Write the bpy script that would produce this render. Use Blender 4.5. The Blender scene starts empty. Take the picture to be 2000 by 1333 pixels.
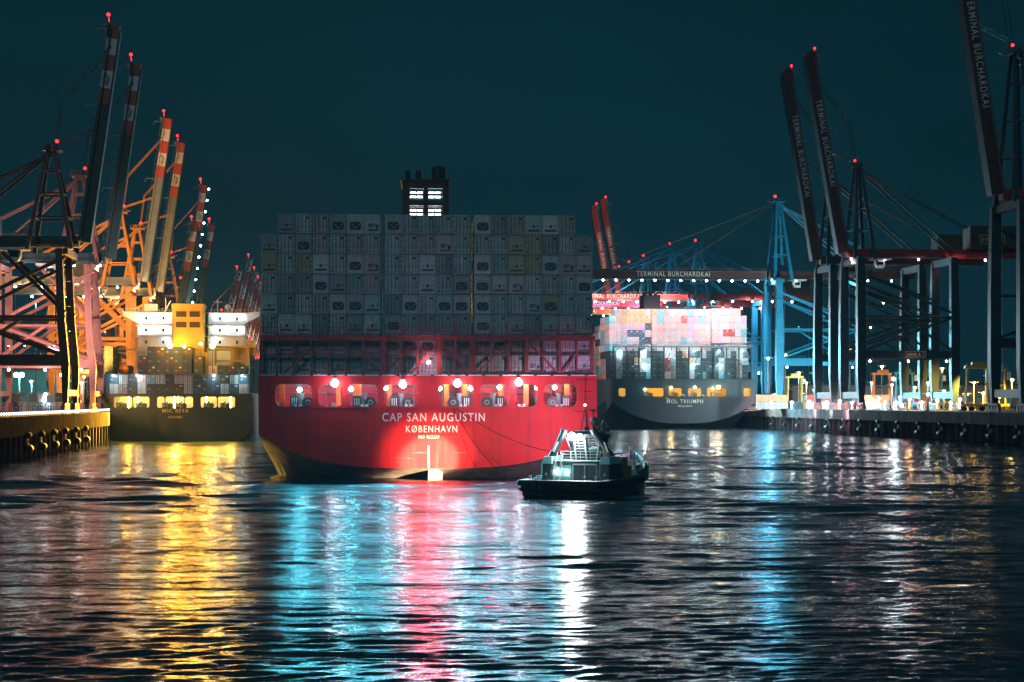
import bpy, math, random
import numpy as np
from mathutils import Vector, Matrix
random.seed(11)
R = math.radians
S = bpy.context.scene
COL = S.collection

# ------------------------------------------------------------------ camera, world, sun, exposure
F, CX, YH, H = 3425.0, 1000.0, 783.0, 11.5       # focal length and horizon of the photograph in its pixels, eye height in metres
cam = bpy.data.cameras.new('camera'); cam_o = bpy.data.objects.new('camera', cam); COL.objects.link(cam_o)
cam_o.location = (0, 0, H); cam_o.rotation_euler = (R(90), 0, 0)
cam.sensor_width = 36.0; cam.lens = F / 2000 * 36; cam.shift_y = (YH - 666.5) / 2000
cam.clip_start = 0.5; cam.clip_end = 9000
S.camera = cam_o

w = bpy.data.worlds.new('World'); S.world = w; w.use_nodes = True
nt = w.node_tree; N = nt.nodes; Lk = nt.links
N.clear()
wo = N.new('ShaderNodeOutputWorld'); bg = N.new('ShaderNodeBackground'); Lk.new(bg.outputs[0], wo.inputs[0])
tc = N.new('ShaderNodeTexCoord'); sp = N.new('ShaderNodeSeparateXYZ'); Lk.new(tc.outputs['Generated'], sp.inputs[0])
cr = N.new('ShaderNodeValToRGB'); Lk.new(sp.outputs['Z'], cr.inputs[0])
e = cr.color_ramp.elements
e[0].position = 0.0; e[0].color = (.0034, .0265, .038, 1)
e[1].position = 1.0; e[1].color = (.030, .11, .15, 1)
for pos, c in ((.06, (.0030, .0245, .037, 1)), (.14, (.0022, .0235, .036, 1)), (.25, (.0012, .0205, .032, 1)), (.45, (.014, .06, .085, 1))):
    k = e.new(pos); k.color = c
wn = N.new('ShaderNodeTexNoise'); wn.inputs['Scale'].default_value = 3.2; wn.inputs['Detail'].default_value = 5; wm = N.new('ShaderNodeMapping'); wm.inputs['Scale'].default_value = (1, 1, 2.6)
Lk.new(tc.outputs['Generated'], wm.inputs[0]); Lk.new(wm.outputs[0], wn.inputs['Vector'])
wr = N.new('ShaderNodeMapRange'); wr.inputs[1].default_value = .35; wr.inputs[2].default_value = .65; wr.inputs[3].default_value = .84; wr.inputs[4].default_value = 1.14; Lk.new(wn.outputs['Fac'], wr.inputs[0])
wv = N.new('ShaderNodeVectorMath'); wv.operation = 'SCALE'; Lk.new(cr.outputs[0], wv.inputs[0]); Lk.new(wr.outputs[0], wv.inputs['Scale'])
Lk.new(wv.outputs[0], bg.inputs[0]); bg.inputs[1].default_value = .86

moon = bpy.data.lights.new('moonlight', 'SUN'); moon.energy = 0.20; moon.angle = R(14); moon.color = (.72, .93, 1.0)
mo = bpy.data.objects.new('moonlight', moon); COL.objects.link(mo); mo.rotation_euler = (R(62), 0, R(-14))

S.view_settings.view_transform = 'Standard'; S.view_settings.look = 'None'
S.view_settings.exposure = 0.0; S.view_settings.gamma = 1.0
S.render.engine = 'CYCLES'
cy = S.cycles
cy.use_denoising = True
try: cy.denoiser = 'OPENIMAGEDENOISE'
except Exception: pass
cy.max_bounces = 5; cy.diffuse_bounces = 0; cy.glossy_bounces = 3; cy.transmission_bounces = 2; cy.volume_bounces = 0
cy.caustics_reflective = False; cy.caustics_refractive = False; cy.sample_clamp_indirect = 4.0; cy.sample_clamp_direct = 30.0
cy.use_light_tree = True

# ------------------------------------------------------------------ materials
def mat(name, col, rough=.55, metal=0.0, var=.18, vscale=.35, bump=0.0, bscale=6.0, spec=.4, streak=0.0):
    m = bpy.data.materials.new(name); m.use_nodes = True
    t = m.node_tree; b = t.nodes['Principled BSDF']
    b.inputs['Roughness'].default_value = rough; b.inputs['Metallic'].default_value = metal
    b.inputs['Specular IOR Level'].default_value = spec
    tcn = t.nodes.new('ShaderNodeTexCoord')
    nz = t.nodes.new('ShaderNodeTexNoise'); nz.inputs['Scale'].default_value = vscale; nz.inputs['Detail'].default_value = 7
    nz.inputs['Roughness'].default_value = .65
    t.links.new(tcn.outputs['Object'], nz.inputs['Vector'])
    rp = t.nodes.new('ShaderNodeValToRGB')
    rp.color_ramp.elements[0].position = .3; rp.color_ramp.elements[1].position = .7
    rp.color_ramp.elements[0].color = tuple(c * (1 - var) for c in col) + (1,)
    rp.color_ramp.elements[1].color = tuple(min(1, c * (1 + var)) for c in col) + (1,)
    t.links.new(nz.outputs['Fac'], rp.inputs[0])
    out = rp.outputs[0]
    if streak:
        mp = t.nodes.new('ShaderNodeMapping'); mp.inputs['Scale'].default_value = (1.3, 1.3, .09)
        t.links.new(tcn.outputs['Object'], mp.inputs[0])
        n2 = t.nodes.new('ShaderNodeTexNoise'); n2.inputs['Scale'].default_value = 1.0; n2.inputs['Detail'].default_value = 6
        t.links.new(mp.outputs[0], n2.inputs['Vector'])
        r2 = t.nodes.new('ShaderNodeValToRGB'); r2.color_ramp.elements[0].position = .52; r2.color_ramp.elements[1].position = .78
        r2.color_ramp.elements[0].color = (0, 0, 0, 1); r2.color_ramp.elements[1].color = (streak,) * 3 + (1,)
        t.links.new(n2.outputs['Fac'], r2.inputs[0])
        mx = t.nodes.new('ShaderNodeMixRGB'); mx.inputs[2].default_value = (.05, .028, .02, 1)
        t.links.new(r2.outputs[0], mx.inputs[0]); t.links.new(out, mx.inputs[1]); out = mx.outputs[0]
    t.links.new(out, b.inputs['Base Color'])
    if bump:
        n3 = t.nodes.new('ShaderNodeTexNoise'); n3.inputs['Scale'].default_value = bscale; n3.inputs['Detail'].default_value = 5
        t.links.new(tcn.outputs['Object'], n3.inputs['Vector'])
        bp = t.nodes.new('ShaderNodeBump'); bp.inputs['Strength'].default_value = bump; bp.inputs['Distance'].default_value = .1
        t.links.new(n3.outputs['Fac'], bp.inputs['Height']); t.links.new(bp.outputs[0], b.inputs['Normal'])
    return m

def glow(name, col, s):
    m = bpy.data.materials.new(name); m.use_nodes = True
    t = m.node_tree; b = t.nodes['Principled BSDF']
    b.inputs['Base Color'].default_value = tuple(min(1, c) for c in col) + (1,)
    b.inputs['Emission Color'].default_value = tuple(col) + (1,); b.inputs['Emission Strength'].default_value = s
    try: m.cycles.emission_sampling = 'NONE'
    except Exception: pass
    return m

M = {}
def dm(k, *a, **q): M[k] = mat(k, *a, **q)
dm('red_hull', (.54, .016, .022), rough=.55, spec=.15, var=.14, vscale=.18, bump=.12, bscale=.6, streak=.55)
dm('red_inside', (.60, .022, .040), rough=.5, var=.2, vscale=.8)
dm('orange_frame', (.75, .16, .03), rough=.5)
dm('red_steel', (.30, .030, .028), rough=.55, var=.25, vscale=1.2)
dm('bottom_paint', (.26, .25, .22), rough=.6, var=.45, vscale=.5, streak=.5)
dm('black_paint', (.022, .038, .046), rough=.45, var=.3, vscale=1.0)
dm('rubber', (.012, .014, .016), rough=.6, var=.3, vscale=2)
dm('dark_hull', (.026, .036, .036), rough=.5, var=.2, vscale=.1, streak=.35)
dm('navy_hull', (.026, .060, .074), rough=.5, var=.15, vscale=.08, streak=.25)
dm('grey_hull', (.17, .19, .20), rough=.5, var=.15, vscale=.1, streak=.3)
dm('hull_bottom_dark', (.035, .06, .07), rough=.6, var=.3, vscale=.2)
dm('white_paint', (.72, .74, .74), rough=.45, var=.08, vscale=.8)
dm('letter_white', (.80, .80, .78), rough=.5, var=.06, vscale=2)
dm('buff_paint', (.78, .46, .06), rough=.5, var=.08)
dm('louvre', (.10, .055, .02), rough=.6)
dm('grey_steel', (.22, .24, .25), rough=.5, metal=.2, var=.25, vscale=2)
dm('dark_steel', (.045, .055, .062), rough=.55, metal=.1, var=.3, vscale=1)
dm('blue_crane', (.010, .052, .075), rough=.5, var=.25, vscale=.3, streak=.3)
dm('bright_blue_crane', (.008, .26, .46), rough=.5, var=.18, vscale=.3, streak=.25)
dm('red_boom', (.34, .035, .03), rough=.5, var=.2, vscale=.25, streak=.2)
dm('red_boom_unlit', (.085, .030, .030), rough=.55, var=.25, vscale=.25)  # red_boom darkened for the booms that stand without light
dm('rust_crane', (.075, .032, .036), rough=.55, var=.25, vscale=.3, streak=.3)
dm('orange_lit_crane', (.70, .30, .07), rough=.55, var=.2, vscale=.3, streak=.3)  # sodium light on the left cranes is put into this paint
dm('pink_lit_crane', (.34, .15, .12), rough=.55, var=.2, vscale=.3, streak=.3)  # pink lamp light on the legs is put into this paint
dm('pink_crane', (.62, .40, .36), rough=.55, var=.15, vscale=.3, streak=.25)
dm('boom_grey', (.20, .24, .26), rough=.5, var=.15, vscale=.4)
dm('boom_shaded', (.016, .06, .07), rough=.55, var=.2)  # grey boom paint with the shade put in, for booms in the dark
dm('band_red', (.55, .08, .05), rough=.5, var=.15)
dm('band_red_unlit', (.36, .09, .07), rough=.55, var=.15)  # band_red darkened for the unlit left cranes
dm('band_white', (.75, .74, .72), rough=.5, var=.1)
dm('band_white_unlit', (.72, .72, .74), rough=.5, var=.1)
dm('concrete', (.07, .065, .055), rough=.95, spec=.0, var=.35, vscale=.25, bump=.3, bscale=2, streak=.6)
dm('dark_concrete', (.15, .15, .14), rough=.95, spec=.05, var=.4, vscale=.2, streak=.6)
dm('asphalt', (.055, .056, .058), rough=.8, var=.3, vscale=.1)
dm('pile', (.045, .045, .042), rough=.9, spec=.1, var=.5, vscale=.4, streak=.5)
dm('yellow_paint', (.85, .52, .04), rough=.5, var=.1)
dm('orange_paint', (.80, .22, .03), rough=.5, var=.1)
dm('bogie_rust', (.28, .10, .08), rough=.6, var=.3, vscale=1)
dm('tug_teal', (.22, .46, .47), rough=.5, var=.12, vscale=1)
dm('tug_ochre', (.45, .23, .06), rough=.5, var=.2, vscale=1)
dm('rope', (.30, .29, .27), rough=.9, var=.2, vscale=3)
dm('rope_pale', (.72,.70,.66), rough=.9, var=.1)
dm('dark_rope', (.008, .005, .005), rough=1, var=.2, vscale=3, spec=0)
dm('glass_dark', (.01, .016, .02), rough=.08, var=.05, spec=.7)
dm('shed_teal', (.10, .50, .55), rough=.7, var=.15, vscale=.1)
dm('shed_grey', (.20, .22, .23), rough=.7, var=.15, vscale=.1)
dm('foliage', (.045, .07, .04), rough=.8, var=.5, vscale=.3)
dm('unit_dark', (.055, .068, .078), rough=.6, var=.3, vscale=3)
GW = glow('lamp_white', (.95, 1.0, 1.0), 60); GC = glow('lamp_cyan', (.45, .95, 1.0), 40)
GY = glow('lamp_sodium', (1.0, .62, .16), 60); GP = glow('lamp_pink', (1.0, .72, .85), 60)
GR = glow('lamp_red', (1.0, .012, .016), 9); GS = glow('soft_glow', (.8, .97, 1.0), 2.2)  # soft glow stands in for lamplight on the white quay posts

# ------------------------------------------------------------------ mesh helpers
class MB:
    def __init__(s): s.v = []; s.f = []; s.mi = []; s.m = 0
    def add(s, vs, fs):
        n = len(s.v); s.v += [tuple(q) for q in vs]
        for f in fs: s.f.append(tuple(n + i for i in f)); s.mi.append(s.m)
        return s
    def box(s, x0, x1, y0, y1, z0, z1):
        return s.add([(x0,y0,z0),(x1,y0,z0),(x1,y1,z0),(x0,y1,z0),(x0,y0,z1),(x1,y0,z1),(x1,y1,z1),(x0,y1,z1)],
                     [(0,3,2,1),(4,5,6,7),(0,1,5,4),(1,2,6,5),(2,3,7,6),(3,0,4,7)])
    def bbox(s, x0, x1, y0, y1, z0, z1, c=.1):      # box with chamfered vertical edges
        p = [(x0+c,y0),(x1-c,y0),(x1,y0+c),(x1,y1-c),(x1-c,y1),(x0+c,y1),(x0,y1-c),(x0,y0+c)]
        return s.add([(a,b,z0) for a,b in p]+[(a,b,z1) for a,b in p],
                     [tuple(range(7,-1,-1)), tuple(range(8,16))]+[(i,(i+1)%8,8+(i+1)%8,8+i) for i in range(8)])
    def beam(s, p, q, w, h=None, w2=None, h2=None, up=(0,0,1)):
        h = w if h is None else h; w2 = w if w2 is None else w2; h2 = h if h2 is None else h2
        p = Vector(p); q = Vector(q); d = (q-p).normalized(); u = Vector(up)
        if abs(d.dot(u)) > .99: u = Vector((1,0,0))
        a = d.cross(u).normalized(); b = a.cross(d).normalized()
        vs = []
        for c, ww, hh in ((p,w,h),(q,w2,h2)):
            for sx, sy in ((-1,-1),(1,-1),(1,1),(-1,1)): vs.append(c + a*(sx*ww/2) + b*(sy*hh/2))
        return s.add(vs, [(0,1,2,3),(7,6,5,4),(0,4,5,1),(1,5,6,2),(2,6,7,3),(3,7,4,0)])
    def tube(s, p, q, r, n=8, r2=None, cap=True):
        r2 = r if r2 is None else r2
        p = Vector(p); q = Vector(q); d = (q-p).normalized(); u = Vector((0,0,1)) if abs(d.z) < .9 else Vector((1,0,0))
        a = d.cross(u).normalized(); b = a.cross(d).normalized(); vs = []
        for c, rr in ((p,r),(q,r2)):
            for i in range(n):
                t = 2*math.pi*i/n; vs.append(c + a*(rr*math.cos(t)) + b*(rr*math.sin(t)))
        fs = [(i,(i+1)%n,n+(i+1)%n,n+i) for i in range(n)]
        if cap: fs += [tuple(range(n-1,-1,-1)), tuple(range(n,2*n))]
        return s.add(vs, fs)
    def path(s, pts, r, n=6):
        for a, b in zip(pts[:-1], pts[1:]): s.tube(a, b, r, n, cap=False)
        return s
    def ball(s, c, r, n=10, k=6, sz=1.0):
        vs = [(c[0],c[1],c[2]-r*sz)]; fs = []
        for j in range(1,k):
            ph = -math.pi/2+math.pi*j/k
            for i in range(n):
                t = 2*math.pi*i/n; vs.append((c[0]+r*math.cos(ph)*math.cos(t), c[1]+r*math.cos(ph)*math.sin(t), c[2]+r*sz*math.sin(ph)))
        vs.append((c[0],c[1],c[2]+r*sz)); L = len(vs)-1
        for i in range(n): fs.append((0,1+(i+1)%n,1+i)); fs.append((L,L-n+i,L-n+(i+1)%n))
        for j in range(k-2):
            for i in range(n): a=1+j*n; fs.append((a+i,a+(i+1)%n,a+n+(i+1)%n,a+n+i))
        return s.add(vs, fs)
    def prism_y(s, poly, y0, y1):                   # polygon given in x,z
        n = len(poly)
        return s.add([(x,y0,z) for x,z in poly]+[(x,y1,z) for x,z in poly],
                     [tuple(range(n)), tuple(range(2*n-1,n-1,-1))]+[(i,n+i,n+(i+1)%n,(i+1)%n) for i in range(n)])
    def prism_x(s, poly, x0, x1):                   # polygon given in y,z
        n = len(poly)
        return s.add([(x0,y,z) for y,z in poly]+[(x1,y,z) for y,z in poly],
                     [tuple(range(n-1,-1,-1)), tuple(range(n,2*n))]+[(i,(i+1)%n,n+(i+1)%n,n+i) for i in range(n)])
    def mesh(s, name, mats, smooth=False):
        me = bpy.data.meshes.new(name); me.from_pydata(s.v, [], s.f)
        for m in (mats if isinstance(mats, (list, tuple)) else [mats]): me.materials.append(M[m] if isinstance(m, str) else m)
        if any(s.mi): me.polygons.foreach_set('material_index', s.mi)
        if smooth: me.polygons.foreach_set('use_smooth', [True]*len(s.f))
        me.update(); return me
    def build(s, name, mats, parent=None, smooth=False, loc=None, rot=None):
        o = bpy.data.objects.new(name, s.mesh(name, mats, smooth)); COL.objects.link(o)
        if parent is not None: o.parent = parent
        if loc is not None: o.location = loc
        if rot is not None: o.rotation_euler = rot
        return o

def tag(o, label, cat, group=None):
    o['label'] = label; o['category'] = cat
    if group: o['group'] = group
    return o
def thing(name, label, cat, loc=(0,0,0), rz=0.0, group=None):
    o = bpy.data.objects.new(name, None); o.empty_display_size = 1; COL.objects.link(o)
    o.location = loc; o.rotation_euler = (0,0,rz); return tag(o, label, cat, group)
def struct(o): o['kind'] = 'structure'; return o
def light(parent, loc, power, col, r=.25, kind='POINT', target=None, cone=70, blend=.6):
    l = bpy.data.lights.new('lamp_light', kind); l.energy = power; l.color = col; l.shadow_soft_size = r
    if kind == 'SPOT': l.spot_size = R(cone); l.spot_blend = blend
    o = bpy.data.objects.new('lamp_light', l); COL.objects.link(o); o.parent = parent; o.location = loc
    if target is not None: o.rotation_euler = (Vector(target)-Vector(loc)).to_track_quat('-Z','Y').to_euler()
    return o
def outward(parent, loc, power, col, r=.3, down=.35, cone=150, side=0.0):
    return light(parent, loc, power, col, r, 'SPOT', (loc[0]+side*10, loc[1]-10, loc[2]-10*down), cone, .35)
TEXTS = {}
def text(s, cap, mapf, name, m, parent, width=None, thick=.06, sx=None):
    """flat letters as a mesh; mapf turns (x along the line, y up, depth) into parent space"""
    if s not in TEXTS:
        c = bpy.data.curves.new('t', 'FONT'); c.body = s; c.size = 1.0; c.extrude = .5; c.resolution_u = 3; c.offset = .010; c.space_character = 1.22
        o = bpy.data.objects.new('t', c); COL.objects.link(o); bpy.context.view_layer.update()
        me = bpy.data.meshes.new_from_object(o.evaluated_get(bpy.context.evaluated_depsgraph_get()))
        v = [tuple(q.co) for q in me.vertices]; f = [tuple(p.vertices) for p in me.polygons]
        bpy.data.objects.remove(o); bpy.data.meshes.remove(me)
        xs = [q[0] for q in v]; ys = [q[1] for q in v]
        TEXTS[s] = (v, f, min(xs), max(xs), max(ys))
    v, f, a, b, t = TEXTS[s]
    ky = cap/.70; kx = (width/(b-a)) if width else ky
    mb = MB(); mb.add([mapf((q[0]-a)*kx, q[1]*ky, q[2]*thick*2) for q in v], f)
    return mb.build(name, m, parent)
ORD = ['first','second','third','fourth','fifth','sixth','seventh','eighth','ninth','tenth','eleventh','twelfth','thirteenth','fourteenth',
       'fifteenth','sixteenth','seventeenth','eighteenth','nineteenth','twentieth','twenty-first','twenty-second','twenty-third','twenty-fourth','twenty-fifth']
ORD += ['twenty-'+q for q in ('sixth','seventh','eighth','ninth')]+['thirtieth']+['thirty-'+q for q in ('first','second','third','fourth','fifth','sixth','seventh','eighth','ninth')]+['fortieth']+['forty-'+q for q in ('first','second','third','fourth','fifth')]
def holed_plate(mb, x0, x1, zb, zt, holes, r, y, th, n=1.2, mo=0, mi=None):
    """upright plate facing -y with rounded openings and their reveals"""
    zbf = zb if callable(zb) else (lambda x: zb)
    def strip(a, b, lo, hi):
        k = max(1, int((b-a)/n)) if callable(lo) else 1
        for i in range(k):
            xa = a+(b-a)*i/k; xb = a+(b-a)*(i+1)/k
            la, lb = (lo(xa), lo(xb)) if callable(lo) else (lo, lo)
            for yy in (y, y+th): mb.add([(xa,yy,la),(xb,yy,lb),(xb,yy,hi),(xa,yy,hi)], [(0,1,2,3)])
    mb.m = mo; cur = x0; hs = sorted(holes)
    for (a, b, c, d) in hs:
        strip(cur, a, zbf, zt); strip(a, b, zbf, c); strip(a, b, d, zt); cur = b
        ring = []
        for cx, cz, t0 in ((b-r,c+r,-90),(b-r,d-r,0),(a+r,d-r,90),(a+r,c+r,180)):
            arc = [(cx+r*math.cos(R(t0+q)), cz+r*math.sin(R(t0+q))) for q in range(0,91,15)]
            k = (b if cx > (a+b)/2 else a, c if cz < (c+d)/2 else d)
            for yy in (y, y+th):
                for p, q in zip(arc[:-1], arc[1:]): mb.add([(k[0],yy,k[1]),(p[0],yy,p[1]),(q[0],yy,q[1])], [(0,1,2)])
            ring += arc
        mb.m = mi if mi is not None else mo
        for p, q in zip(ring, ring[1:]+ring[:1]): mb.add([(p[0],y-.02,p[1]),(q[0],y-.02,q[1]),(q[0],y+th,q[1]),(p[0],y+th,p[1])], [(0,1,2,3)])
        mb.m = mo
    strip(cur, x1, zbf, zt)
    return mb
def loft(mb, secs, n=24, split=None):
    """hull from sections (y, half breadth, keel z, rise, power, deck z)"""
    rows = []
    for (y, B, zc, A, p, dz) in secs:
        row = [(-B, y, dz)]
        side = zc+A
        for j in (2,1): row.append((-B, y, side+(dz-side)*j/3))
        for i in range(n+1):
            t = math.sin((i/n-.5)*math.pi); row.append((B*t, y, zc+A*abs(t)**p))
        for j in (1,2): row.append((B, y, side+(dz-side)*j/3))
        row.append((B, y, dz)); rows.append(row)
    m = len(rows[0])
    for a, b in zip(rows[:-1], rows[1:]):
        for i in range(m-1):
            if split is not None: mb.m = 0 if 0.5*(a[i][2]+a[i+1][2]) > split and (i < 3 or i >= m-4) else 1
            mb.add([a[i], a[i+1], b[i+1], b[i]], [(0,1,2,3)])
    mb.m = 0
    return mb

# ------------------------------------------------------------------ water
def make_water():
    rng = np.random.RandomState(5)
    d = [50.0]
    while d[-1] < 330: d.append(d[-1]*1.0029)
    while d[-1] < 1500: d.append(d[-1]*1.012)
    d = np.array(d); t = np.linspace(-.62, .62, 640)
    D, T = np.meshgrid(d, t, indexing='ij'); X = T*D; Y = D; Z = np.zeros_like(X)
    step = np.maximum(D*.0029, D*(1.24/640))
    patch = .75+.5*np.sin(X*.021+Y*.009+1.0)*np.sin(Y*.030-X*.006+.4)+.22*np.sin(Y*.11+X*.013)
    patch = np.clip(patch, .3, 1.35)
    ideal = np.clip(D*D*2.3e-4, .9, 16)          # nearer water shows short chop, farther water only its longer waves
    for i in range(90):
        lam = .6*(34.0**rng.rand()); k = 2*math.pi/lam
        a = math.radians(90+rng.normal(0, 21)); ph = rng.rand()*6.28
        kx, ky = k*math.cos(a), k*math.sin(a)
        wgt = np.exp(-(np.log(lam/ideal))**2/(2*.62**2))+.10*(lam < 3)
        fade = np.clip((lam/step-2.2)/2.5, 0, 1)*wgt
        wob = .6*np.sin(X*.11*rng.rand()+Y*.07*rng.rand()+ph)
        env = .5+.5*np.sin(X*rng.normal(0,.09)+Y*rng.normal(0,.12)+rng.rand()*6.28)
        q = np.sin(kx*X+ky*Y+ph+wob)
        Z += fade*(.040*lam/(2*math.pi))*(q+.3*q*q)*env
    Z *= patch
    nr, ncol = X.shape
    co = np.stack([X, Y, Z], -1).reshape(-1, 3).astype(np.float32)
    idx = np.arange(nr*ncol).reshape(nr, ncol)
    q = np.stack([idx[:-1,:-1], idx[:-1,1:], idx[1:,1:], idx[1:,:-1]], -1).reshape(-1, 4).astype(np.int32)
    me = bpy.data.meshes.new('water'); me.vertices.add(len(co)); me.vertices.foreach_set('co', co.ravel())
    me.loops.add(q.size); me.loops.foreach_set('vertex_index', q.ravel())
    me.polygons.add(len(q)); me.polygons.foreach_set('loop_start', np.arange(0, q.size, 4, dtype=np.int32))
    me.polygons.foreach_set('loop_total', np.full(len(q), 4, dtype=np.int32))
    me.polygons.foreach_set('use_smooth', np.ones(len(q), dtype=bool))
    me.update(calc_edges=True)
    m = bpy.data.materials.new('river_water'); m.use_nodes = True; t_ = m.node_tree; b = t_.nodes['Principled BSDF']
    L = t_.links
    b.inputs['IOR'].default_value = 1.33
    g = t_.nodes.new('ShaderNodeNewGeometry')
    def nz(sx, sy, det, dist, rough=.5):
        mp = t_.nodes.new('ShaderNodeMapping'); mp.inputs['Scale'].default_value = (sx, sy, 1); L.new(g.outputs['Position'], mp.inputs[0])
        n = t_.nodes.new('ShaderNodeTexNoise'); n.inputs['Scale'].default_value = 1.0; n.inputs['Detail'].default_value = det; n.inputs['Distortion'].default_value = dist
        n.inputs['Roughness'].default_value = rough; L.new(mp.outputs[0], n.inputs['Vector']); return n.outputs['Fac']
    prev = None
    for sx, sy, det, dist, st in ((.035, .11, 2, .4, .7), (.16, .5, 3, .5, .20), (.75, 2.3, 4, .6, .06)):
        bp = t_.nodes.new('ShaderNodeBump'); bp.inputs['Strength'].default_value = 1.0; bp.inputs['Distance'].default_value = st
        L.new(nz(sx, sy, det, dist), bp.inputs['Height'])
        if prev is not None: L.new(prev, bp.inputs['Normal'])
        prev = bp.outputs[0]
    L.new(prev, b.inputs['Normal'])
    rr = t_.nodes.new('ShaderNodeMapRange'); rr.inputs[1].default_value = .38; rr.inputs[2].default_value = .62; rr.inputs[3].default_value = .05; rr.inputs[4].default_value = .12
    L.new(nz(.05, .28, 5, .5), rr.inputs[0]); L.new(rr.outputs[0], b.inputs['Roughness'])
    # churned foam behind the rudder and along the tug
    def blob(cx, cy_, rx, ry):
        s1 = t_.nodes.new('ShaderNodeMapping'); s1.vector_type = 'POINT'
        s1.inputs['Location'].default_value = (-cx/rx, -cy_/ry, 0); s1.inputs['Scale'].default_value = (1/rx, 1/ry, 0)
        L.new(g.outputs['Position'], s1.inputs[0])
        ln = t_.nodes.new('ShaderNodeVectorMath'); ln.operation = 'LENGTH'; L.new(s1.outputs[0], ln.inputs[0])
        mr = t_.nodes.new('ShaderNodeMapRange'); mr.inputs[1].default_value = 0; mr.inputs[2].default_value = 1; mr.inputs[3].default_value = .5; mr.inputs[4].default_value = 0
        L.new(ln.outputs['Value'], mr.inputs[0]); return mr.outputs[0]
    parts = [blob(-2, 239, 15, 4), blob(-10, 242, 7, 9), blob(8, 196, 13, 7), blob(18, 212, 8, 14), blob(-2, 222, 14, 7)]
    acc = parts[0]
    for p_ in parts[1:]:
        mx = t_.nodes.new('ShaderNodeMath'); mx.operation = 'MAXIMUM'; L.new(acc, mx.inputs[0]); L.new(p_, mx.inputs[1]); acc = mx.outputs[0]
    n3 = t_.nodes.new('ShaderNodeTexNoise'); n3.inputs['Scale'].default_value = 1.6; n3.inputs['Detail'].default_value = 6; n3.inputs['Roughness'].default_value = .7
    mp3 = t_.nodes.new('ShaderNodeMapping'); mp3.inputs['Scale'].default_value = (.35, .9, 1); L.new(g.outputs['Position'], mp3.inputs[0]); L.new(mp3.outputs[0], n3.inputs['Vector'])
    ad = t_.nodes.new('ShaderNodeMath'); ad.operation = 'ADD'; L.new(acc, ad.inputs[0]); L.new(n3.outputs['Fac'], ad.inputs[1])
    mr = t_.nodes.new('ShaderNodeMapRange'); mr.inputs[1].default_value = .92; mr.inputs[2].default_value = 1.06; L.new(ad.outputs[0], mr.inputs[0])
    mc = t_.nodes.new('ShaderNodeMixRGB'); mc.inputs[1].default_value = (.003, .012, .016, 1); mc.inputs[2].default_value = (.6, .62, .62, 1)
    L.new(mr.outputs[0], mc.inputs[0]); L.new(mc.outputs[0], b.inputs['Base Color'])
    me.materials.append(m)
    o = bpy.data.objects.new('water', me); COL.objects.link(o); struct(o)
    mb = MB(); mb.add([(-4000,-300,-.9),(4000,-300,-.9),(4000,6000,-.9),(-4000,6000,-.9)], [(0,1,2,3)])
    o2 = mb.build('far_water', m); struct(o2)
make_water()

# ------------------------------------------------------------------ quays
TL = math.atan(.107); TR = math.atan(.11); QZ = 8.2
def on_left(d, u=-3.0, z=QZ):       # u metres from the quay edge, positive over the water
    y = (d-u*math.sin(TL))/math.cos(TL); return Vector((-59.4+u*math.cos(TL)-y*math.sin(TL), d, z))
def on_right(d, u=-3.0, z=QZ):
    uu = -u; y = (d-uu*math.sin(TR))/math.cos(TR); return Vector((181.8+uu*math.cos(TR)-y*math.sin(TR), d, z))
for side, org, th, sg, nm in (('L', (-59.4,0,0), TL, -1, 'left'), ('R', (181.8,0,0), TR, 1, 'right')):
    def X(a, b): return (min(sg*a, sg*b), max(sg*a, sg*b))
    y0, y1 = (215, 1900) if side == 'L' else (300, 2400)
    mb = MB(); mb.box(*X(1.4, 1500), y0, y1, -3, QZ)
    struct(mb.build('quay_ground', 'asphalt', None, loc=org, rot=(0,0,th)))
    wall = thing('quay_wall', ('long concrete quay wall lit yellow on the left, dark piles below' if side == 'L' else 'long grey concrete quay wall on the right, dark sheet piles below'), 'quay wall', org, th)
    mb = MB(); zc = 4.6 if side == 'L' else 5.0
    yy = y0
    while yy < 1200:
        mb.box(*X(0, 1.4), yy, yy+11.9, zc, QZ+.12); yy += 12
    mb.build('concrete_cap', 'concrete' if side == 'L' else 'dark_concrete', wall)
    mb = MB(); yy = y0; k = 0
    while yy < 1000:
        mb.box(*X(.7 if k % 2 else 1.05, 1.5), yy, yy+.8, -3, zc); yy += .8; k += 1
    mb.box(*X(.9, 1.5), 1000, 2000, -3, zc)
    mb.build('sheet_piling', 'pile', wall)
    mb = MB()
    for k in range(90): mb.tube((sg*.45, y0+k*6, -3), (sg*.45, y0+k*6, zc), .32, 8)
    mb.build('timber_pile', 'dark_steel', wall)['kind'] = 'stuff'
# low dark tree line and land far behind
mb = MB(); mb.box(-4000, 4000, 2300, 5200, -3, 7.5); struct(mb.build('far_land', 'asphalt'))
mb = MB()
for k in range(2600):
    x = random.uniform(-1500, 1500); h = 9+7*math.sin(x*.004)+3*math.sin(x*.021)+random.uniform(-3, 5); y = random.uniform(2320, 2380)
    for j in range(3):
        c = (x+random.uniform(-8,8), y, 8+h*random.random()); r = random.uniform(2.5, 5.5)
        a = random.random()*3
        mb.add([(c[0]-r, c[1], c[2]-r*.4), (c[0]+r*math.cos(a), c[1]+r, c[2]-r*.5), (c[0]+r*.7, c[1]-1, c[2]+r*.6), (c[0]-r*.5, c[1]+1, c[2]+r*.8)], [(0,1,2,3)])
o = mb.build('far_woodland', 'foliage'); o['kind'] = 'stuff'; o['label'] = 'dark line of far trees behind the port'

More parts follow.
